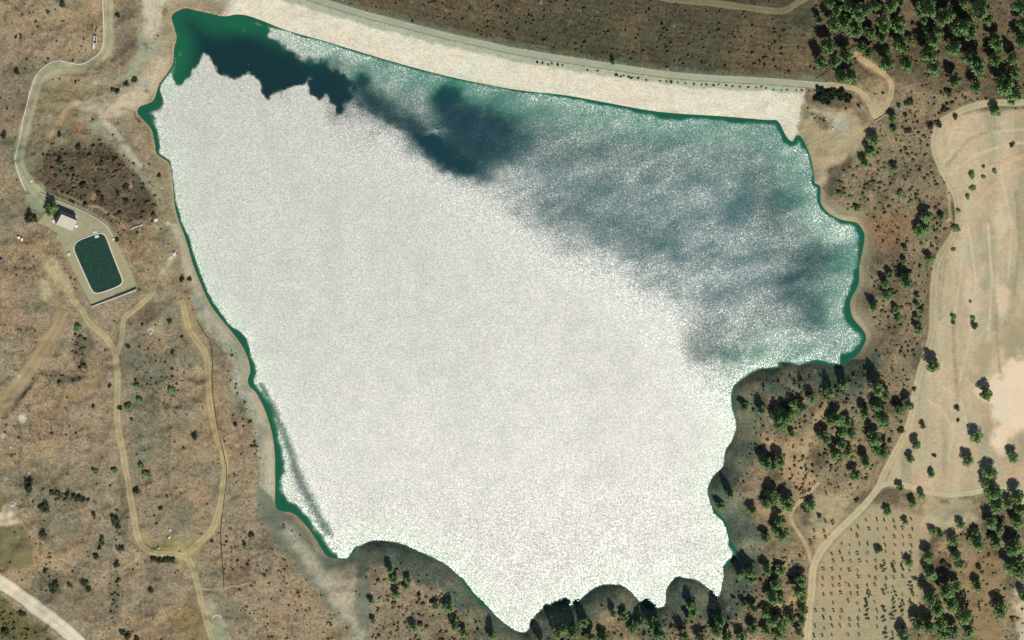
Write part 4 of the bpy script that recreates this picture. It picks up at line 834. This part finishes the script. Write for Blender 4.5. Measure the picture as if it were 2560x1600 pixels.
for i in range(4):
    bm = bmesh.new(); box(bm, -wx/2+1.8+i*3.1, wy/2+.02, 5.2, 1.5, .12, 1.2); w_ = obj_bm('window', bm, DARKM, ph)
    bm = bmesh.new(); box(bm, -wx/2+1.8+i*3.1, wy/2+.10, 4.5, 1.8, .22, .14); obj_bm('sill', bm, CONC, w_)
bm = bmesh.new(); box(bm, wx/2+.03, 0, 1.9, .12, 3.2, 3.8); dr = obj_bm('door', bm, STEEL, ph)

def boxthing(name, label, cat, u, v, sx, sy, sz, rz=0.3, mat=WHITE, topmat=None, group=None, lidn='lid'):
    e = empty(name, u, v, rz); tag(e, label, cat, group)
    bm = bmesh.new(); vv = box(bm, 0, 0, sz/2-.15, sx, sy, sz+.3); bmesh.ops.bevel(bm, geom=bm.edges[:], offset=min(sx, sy)*.04, segments=1, affect='EDGES'); obj_bm('body', bm, mat, e)
    bm = bmesh.new(); box(bm, 0, 0, sz+.06, sx+.16, sy+.16, .12, taper=.92); obj_bm(lidn, bm, topmat or mat, e)
    return e
boxthing('equipment_cabinet', 'white cabinet at the north-east corner of the pump house', 'cabinet', 188.5, 540, 1.4, 2.4, 1.8)
boxthing('equipment_cabinet', 'white square cabinet at the south-east corner of the pump house', 'cabinet', 190, 564, 2.0, 1.8, 1.4)
boxthing('equipment_cabinet', 'slim white cabinet at the west corner of the pump house', 'cabinet', 133, 552, 1.0, 2.6, 1.2)
boxthing('valve_chamber', 'square concrete chamber west of the rounded pond', 'chamber', 172, 634, 2.6, 2.6, 1.0, -.35, CONC)
boxthing('valve_chamber', 'white concrete chamber east of the pond beside a dark shrub', 'chamber', 283, 597, 1.9, 1.9, .9, .2, CONC)
boxthing('inlet_slab', 'low concrete slab on the north rim of the pond', 'slab', 237, 580, 3.2, 1.6, .35, .1, CONC)
boxthing('shed', 'tiny pale shed beside a cleared patch far west of the pump yard', 'shed', 46, 592, 1.8, 1.6, 1.6, .2, WHITE)
boxthing('shed', 'small pale shed touching the other in the far west clearing', 'shed', 54, 597, 1.3, 2.0, 1.5, .1, WHITE)
boxthing('water_tank', 'blue grey box tank at the far west edge', 'tank', 3, 649, 2.2, 1.8, 1.6, .5, BLUE)
boxthing('valve_chamber', 'pale concrete outlet chamber on the west bank near the lake', 'chamber', 389, 549, 3.0, 2.4, 1.2, .35, STONE)
boxthing('valve_chamber', 'dark barred outlet box touching the pale chamber on the west bank', 'chamber', 381, 553, 2.2, 1.6, .9, .35, GREYM, DARKM)
boxthing('concrete_block', 'white block by the bend of the gravel road above the pump yard', 'block', 79, 452, 2.2, 1.6, .7, -.6, CONC)
# ruined foundation
e = empty('foundation', 49, 657, -.1); tag(e, 'small rectangular ruined foundation in the western scrub', 'foundation')
for (x, y, sx, sy) in ((0, 2.6, 2.6, .35), (0, -2.6, 2.6, .35), (1.5, 0, .35, 5.5), (-1.5, 0, .35, 5.5)):
    bm = bmesh.new(); box(bm, x, y, .2, sx, sy, .9); obj_bm('wall', bm, GREYM, e)
# intake structure by the gravel road
e = empty('intake_structure', 236, 97, -.04); tag(e, 'narrow white concrete intake basin beside the north-west gravel road', 'intake basin')
for (x, y, sx, sy) in ((0, 3.1, 2.8, .4), (0, -3.1, 2.8, .4), (1.2, 0, .4, 5.75), (-1.2, 0, .4, 5.75)):
    bm = bmesh.new(); box(bm, x, y, .9, sx, sy, 2.6); obj_bm('wall', bm, CONC, e)
bm = bmesh.new(); box(bm, 0, 0, .1, 1.9, 5.7, .3); obj_bm('floor', bm, GREYM, e)
bm = bmesh.new(); box(bm, -.3, -6.2, .25, 2.3, 4.8, .6, taper=.8); obj_bm('apron', bm, CONC, e)
bm = bmesh.new(); box(bm, -1.6, 7.5, .6, .4, 8.0, 1.8, .0); box(bm, 1.0, 7.0, .3, .4, 7.0, 1.0, -.35); obj_bm('wing_wall', bm, GREYM, e)

# pond rim, water, jetty
def rim(name, P_, w, hh, hbase, mat, closed=True):
    P_ = np.asarray(P_); n_ = len(P_); V_ = []; F_ = []
    W3 = g(P_[:, 0], P_[:, 1], hh)
    for i in range(n_):
        a = W3[(i-1) % n_ if closed else max(i-1, 0)]; b = W3[(i+1) % n_ if closed else min(i+1, n_-1)]; t = b-a; t /= np.linalg.norm(t[:2]); nn = np.array([-t[1], t[0], 0])
        for (o_, z) in ((-w/2, hbase), (-w/2, hh), (w/2, hh), (w/2, hbase)):
            q = W3[i]+nn*o_; q = np.array([q[0], q[1], z if np.isscalar(z) else z[i]]); V_.append(q)
    for i in range(n_ if closed else n_-1):
        j = (i+1) % n_
        for k in range(3): F_.append([i*4+k, j*4+k, j*4+k+1, i*4+k+1])
    return mesh_np(name, np.array(V_), np.array(F_), mat)
pe = empty('storage_pond', 245, 658, h=8.0); tag(pe, 'rounded rectangular concrete lined pond full of dark green water in the pump yard', 'pond')
r_ = keep(rim('rim', POND, 1.0, 8.25, 5.5, CONC), pe); 
bmw = bmesh.new(); vv = [bmw.verts.new(Vector(g(p[0], p[1], 7.75))) for p in POND]; fcs = bmw.faces.new(vv); bmesh.ops.triangulate(bmw, faces=[fcs])
PW = solid('pond_water', (17,58,44), 0.05, 0.45, 0.5); po = obj_bm('water', bmw, PW); keep(po, pe)
for (u, v, sx, sy) in ((242,591,3.2,2.4),(271,606,1.4,1.0)):
    pw = Vector(g(u, v, 8.1)); bm = bmesh.new(); box(bm, pw.x, pw.y, 8.1, sx, sy, .5, .3); box(bm, pw.x, pw.y, 8.3, sx*.45, sy*.5, .3, .3); keep(obj_bm('inlet', bm, CONC), pe)

def wall(name, label, cat, pts, w, hgt, mat, group=None, sink=.6, kind=None):
    L = crom(pts, 6); hb = hat(L[:, 0], L[:, 1]); W3 = g(L[:, 0], L[:, 1], hb); V_ = []; F_ = []; n_ = len(L)
    for i in range(n_):
        t = W3[min(i+1, n_-1)]-W3[max(i-1, 0)]; t /= np.linalg.norm(t[:2]); nn = np.array([-t[1], t[0], 0])
        for (o_, z) in ((-w/2, -sink), (-w/2, hgt), (w/2, hgt), (w/2, -sink)):
            q = W3[i]+nn*o_; V_.append([q[0], q[1], hb[i]+z])
    for i in range(n_-1):
        for k in range(3): F_.append([i*4+k, i*4+4+k, i*4+5+k, i*4+k+1])
    F_.append([0, 1, 2, 3]); b_ = (n_-1)*4; F_.append([b_+3, b_+2, b_+1, b_])
    o = mesh_np(name, np.array(V_), np.array(F_), mat); return tag(o, label, cat, group, kind)
wall('retaining_wall', 'pale retaining wall along the south side of the pump yard', 'wall', [(228,765),(262,752),(300,738),(341,722)], .8, 1.6, STONE)
wall('low_wall', 'low pale wall along the north-east side of the pump yard', 'wall', [(100,480),(120,491),(150,503),(190,519),(225,536),(252,552),(270,570),(283,592)], .5, .8, CONC)
wall('low_wall', 'short pale kerb wall west of the gravel road end', 'wall', [(37,400),(42,422),(52,450),(64,476)], .8, .5, STONE)
wall('low_wall', 'straight concrete wall running south-east from the dam end yard', 'wall', [(2152,258),(2175,288),(2198,322)], .5, 1.2, GREYM)
wall('low_wall', 'short concrete wall closing the south tip of the dam end yard', 'wall', [(2187,302),(2203,292),(2219,281)], .5, 1.2, CONC)
wall('weir_wall', 'rough stone weir wall in the gully west of the lake', 'wall', [(327,572),(336,567),(347,564),(357,560)], .9, .8, STONE)
wall('road_kerb', 'pale kerb along the inner edge of the north-west gravel road', 'kerb', [(257,-20),(257,20),(259,60),(259,100),(253,125),(235,143),(205,159),(180,158),(150,152),(128,156),(110,167),(93,184),(83,205),(75,230),(66,265),(57,300),(50,340),(42,370),(37,400)], .7, .3, STONE)
wall('water_pipe', 'thin dark pipe running beside the track near the west shore', 'pipe', [(493,800),(510,832),(526,855),(531,900),(530,960),(536,1020),(545,1075),(556,1120),(566,1170),(565,1210),(560,1250),(552,1320),(553,1370),(558,1430),(560,1472)], .7, .3, PIPEM)
# fence round the yard
fe = empty('wire_fence', 90, 559); tag(fe, 'thin wire fence round the west and south-west of the pump yard', 'fence')
def fence_run(pts):
    L = crom(pts, 4); 
    for i in range(len(L)-1):
        a, b = L[i], L[i+1]; pa = Vector(g(a[0], a[1], float(hat(*a)))); pb = Vector(g(b[0], b[1], float(hat(*b))))
        bm = bmesh.new(); tube(bm, pa-Vector((0, 0, .3)), pa+Vector((0, 0, 1.7)), .09, .09); keep(obj_bm('post', bm, PIPEM), fe)
        bm = bmesh.new()
        for z in (.5, 1.0, 1.6): tube(bm, pa+Vector((0, 0, z)), pb+Vector((0, 0, z)), .05, .05, 4)
        keep(obj_bm('wire', bm, PIPEM), fe)
fence_run([(116,526),(103,542),(90,559)]); fence_run([(92,560),(118,570),(143,586)]); fence_run([(183,680),(205,722),(227,764)])
# marker blocks on the crest
mk = [(866,16),(907,27),(917,31),(1017,57),(1028,60),(1126,86),(1229,107),(1271,120),(1314,123),(1329,126),(1429,142),(1460,147),(1530,158),(1605,170),(1629,174),(1727,184),(1747,185),(1825,190),(1887,195),(2015,203),(2028,204)]
for i, (u, v) in enumerate(mk):
    e = empty('marker_post', u, v, .2); tag(e, f'white marker post along the dam road, {ORD[i] if i < 20 else "last"} from left', 'marker post', 'marker posts along the dam crest')
    bm = bmesh.new(); box(bm, 0, 0, .12, 1.0, .8, .6, taper=.8); obj_bm('base', bm, WHITE, e)
    bm = bmesh.new(); tube(bm, (0, 0, .35), (0, 0, 1.5), .14, .10); obj_bm('post', bm, WHITE, e)
# rocks and stone row
def rock(u, v, r, label, group, mat=STONE, name='rock'):
    bm = bmesh.new(); bmesh.ops.create_icosphere(bm, subdivisions=2, radius=1.0)
    for q in bm.verts: q.co *= random.uniform(.75, 1.15); q.co.z *= .7
    o = obj_bm(name, bm, mat); o.location = Vector(g(u, v, float(hat(u, v))+r*.15)); o.scale = (r, r*random.uniform(.6, 1.0), r); o.rotation_euler = (0, 0, random.uniform(0, 3)); tag(o, label, 'rock', group)
ks = crom([(531,1544),(540,1537),(550,1540),(558,1554),(568,1575),(577,1598)], 4)
for i, p in enumerate(ks):
    if i >= 20: break
    rock(p[0], p[1], .75, f'white edging stone, {ORD[i]} from the top of the curved stone row', 'edging stones in a curved row', STONE, 'edging_stone')
for (u, v, r, lb) in ((425,1325,1.5,'white boulder north of the crossroads, upper of two'),(423,1344,1.3,'white boulder north of the crossroads, lower of two'),(396,1371,.9,'small white rock on the crossroads northern edge'),(26,1118,1.2,'long pale slab lying in the western scrub'),
    (2065,297,1.3,'white rock left of the pale clearing beyond the dam end'),(2083,321,1.5,'white rock below the pale clearing beyond the dam end'),(434,634,2.0,'largest white rock at the mouth of the west gully'),(428,642,1.4,'smaller white rock just up the west gully'),
    (47,938,1.3,'white rock beside the embankment track, left of the ridge'),(450,1520,.9,'pale rock beside the meadow path'),(33,1262,1.4,'pale rock above the olive field corner'),(40,1268,1.1,'lesser pale rock above the olive field corner'),
    (2126,207,1.1,'white rock north of the dam end road'),(2131,214,.9,'little white rock on the verge of the dam end road'),(72,1182,1.1,'white rock in the lower western scrub'),(377,832,1.6,'pale rock on the rise east of the dirt track fork')):
    rock(u, v, r, lb, 'pale rocks')
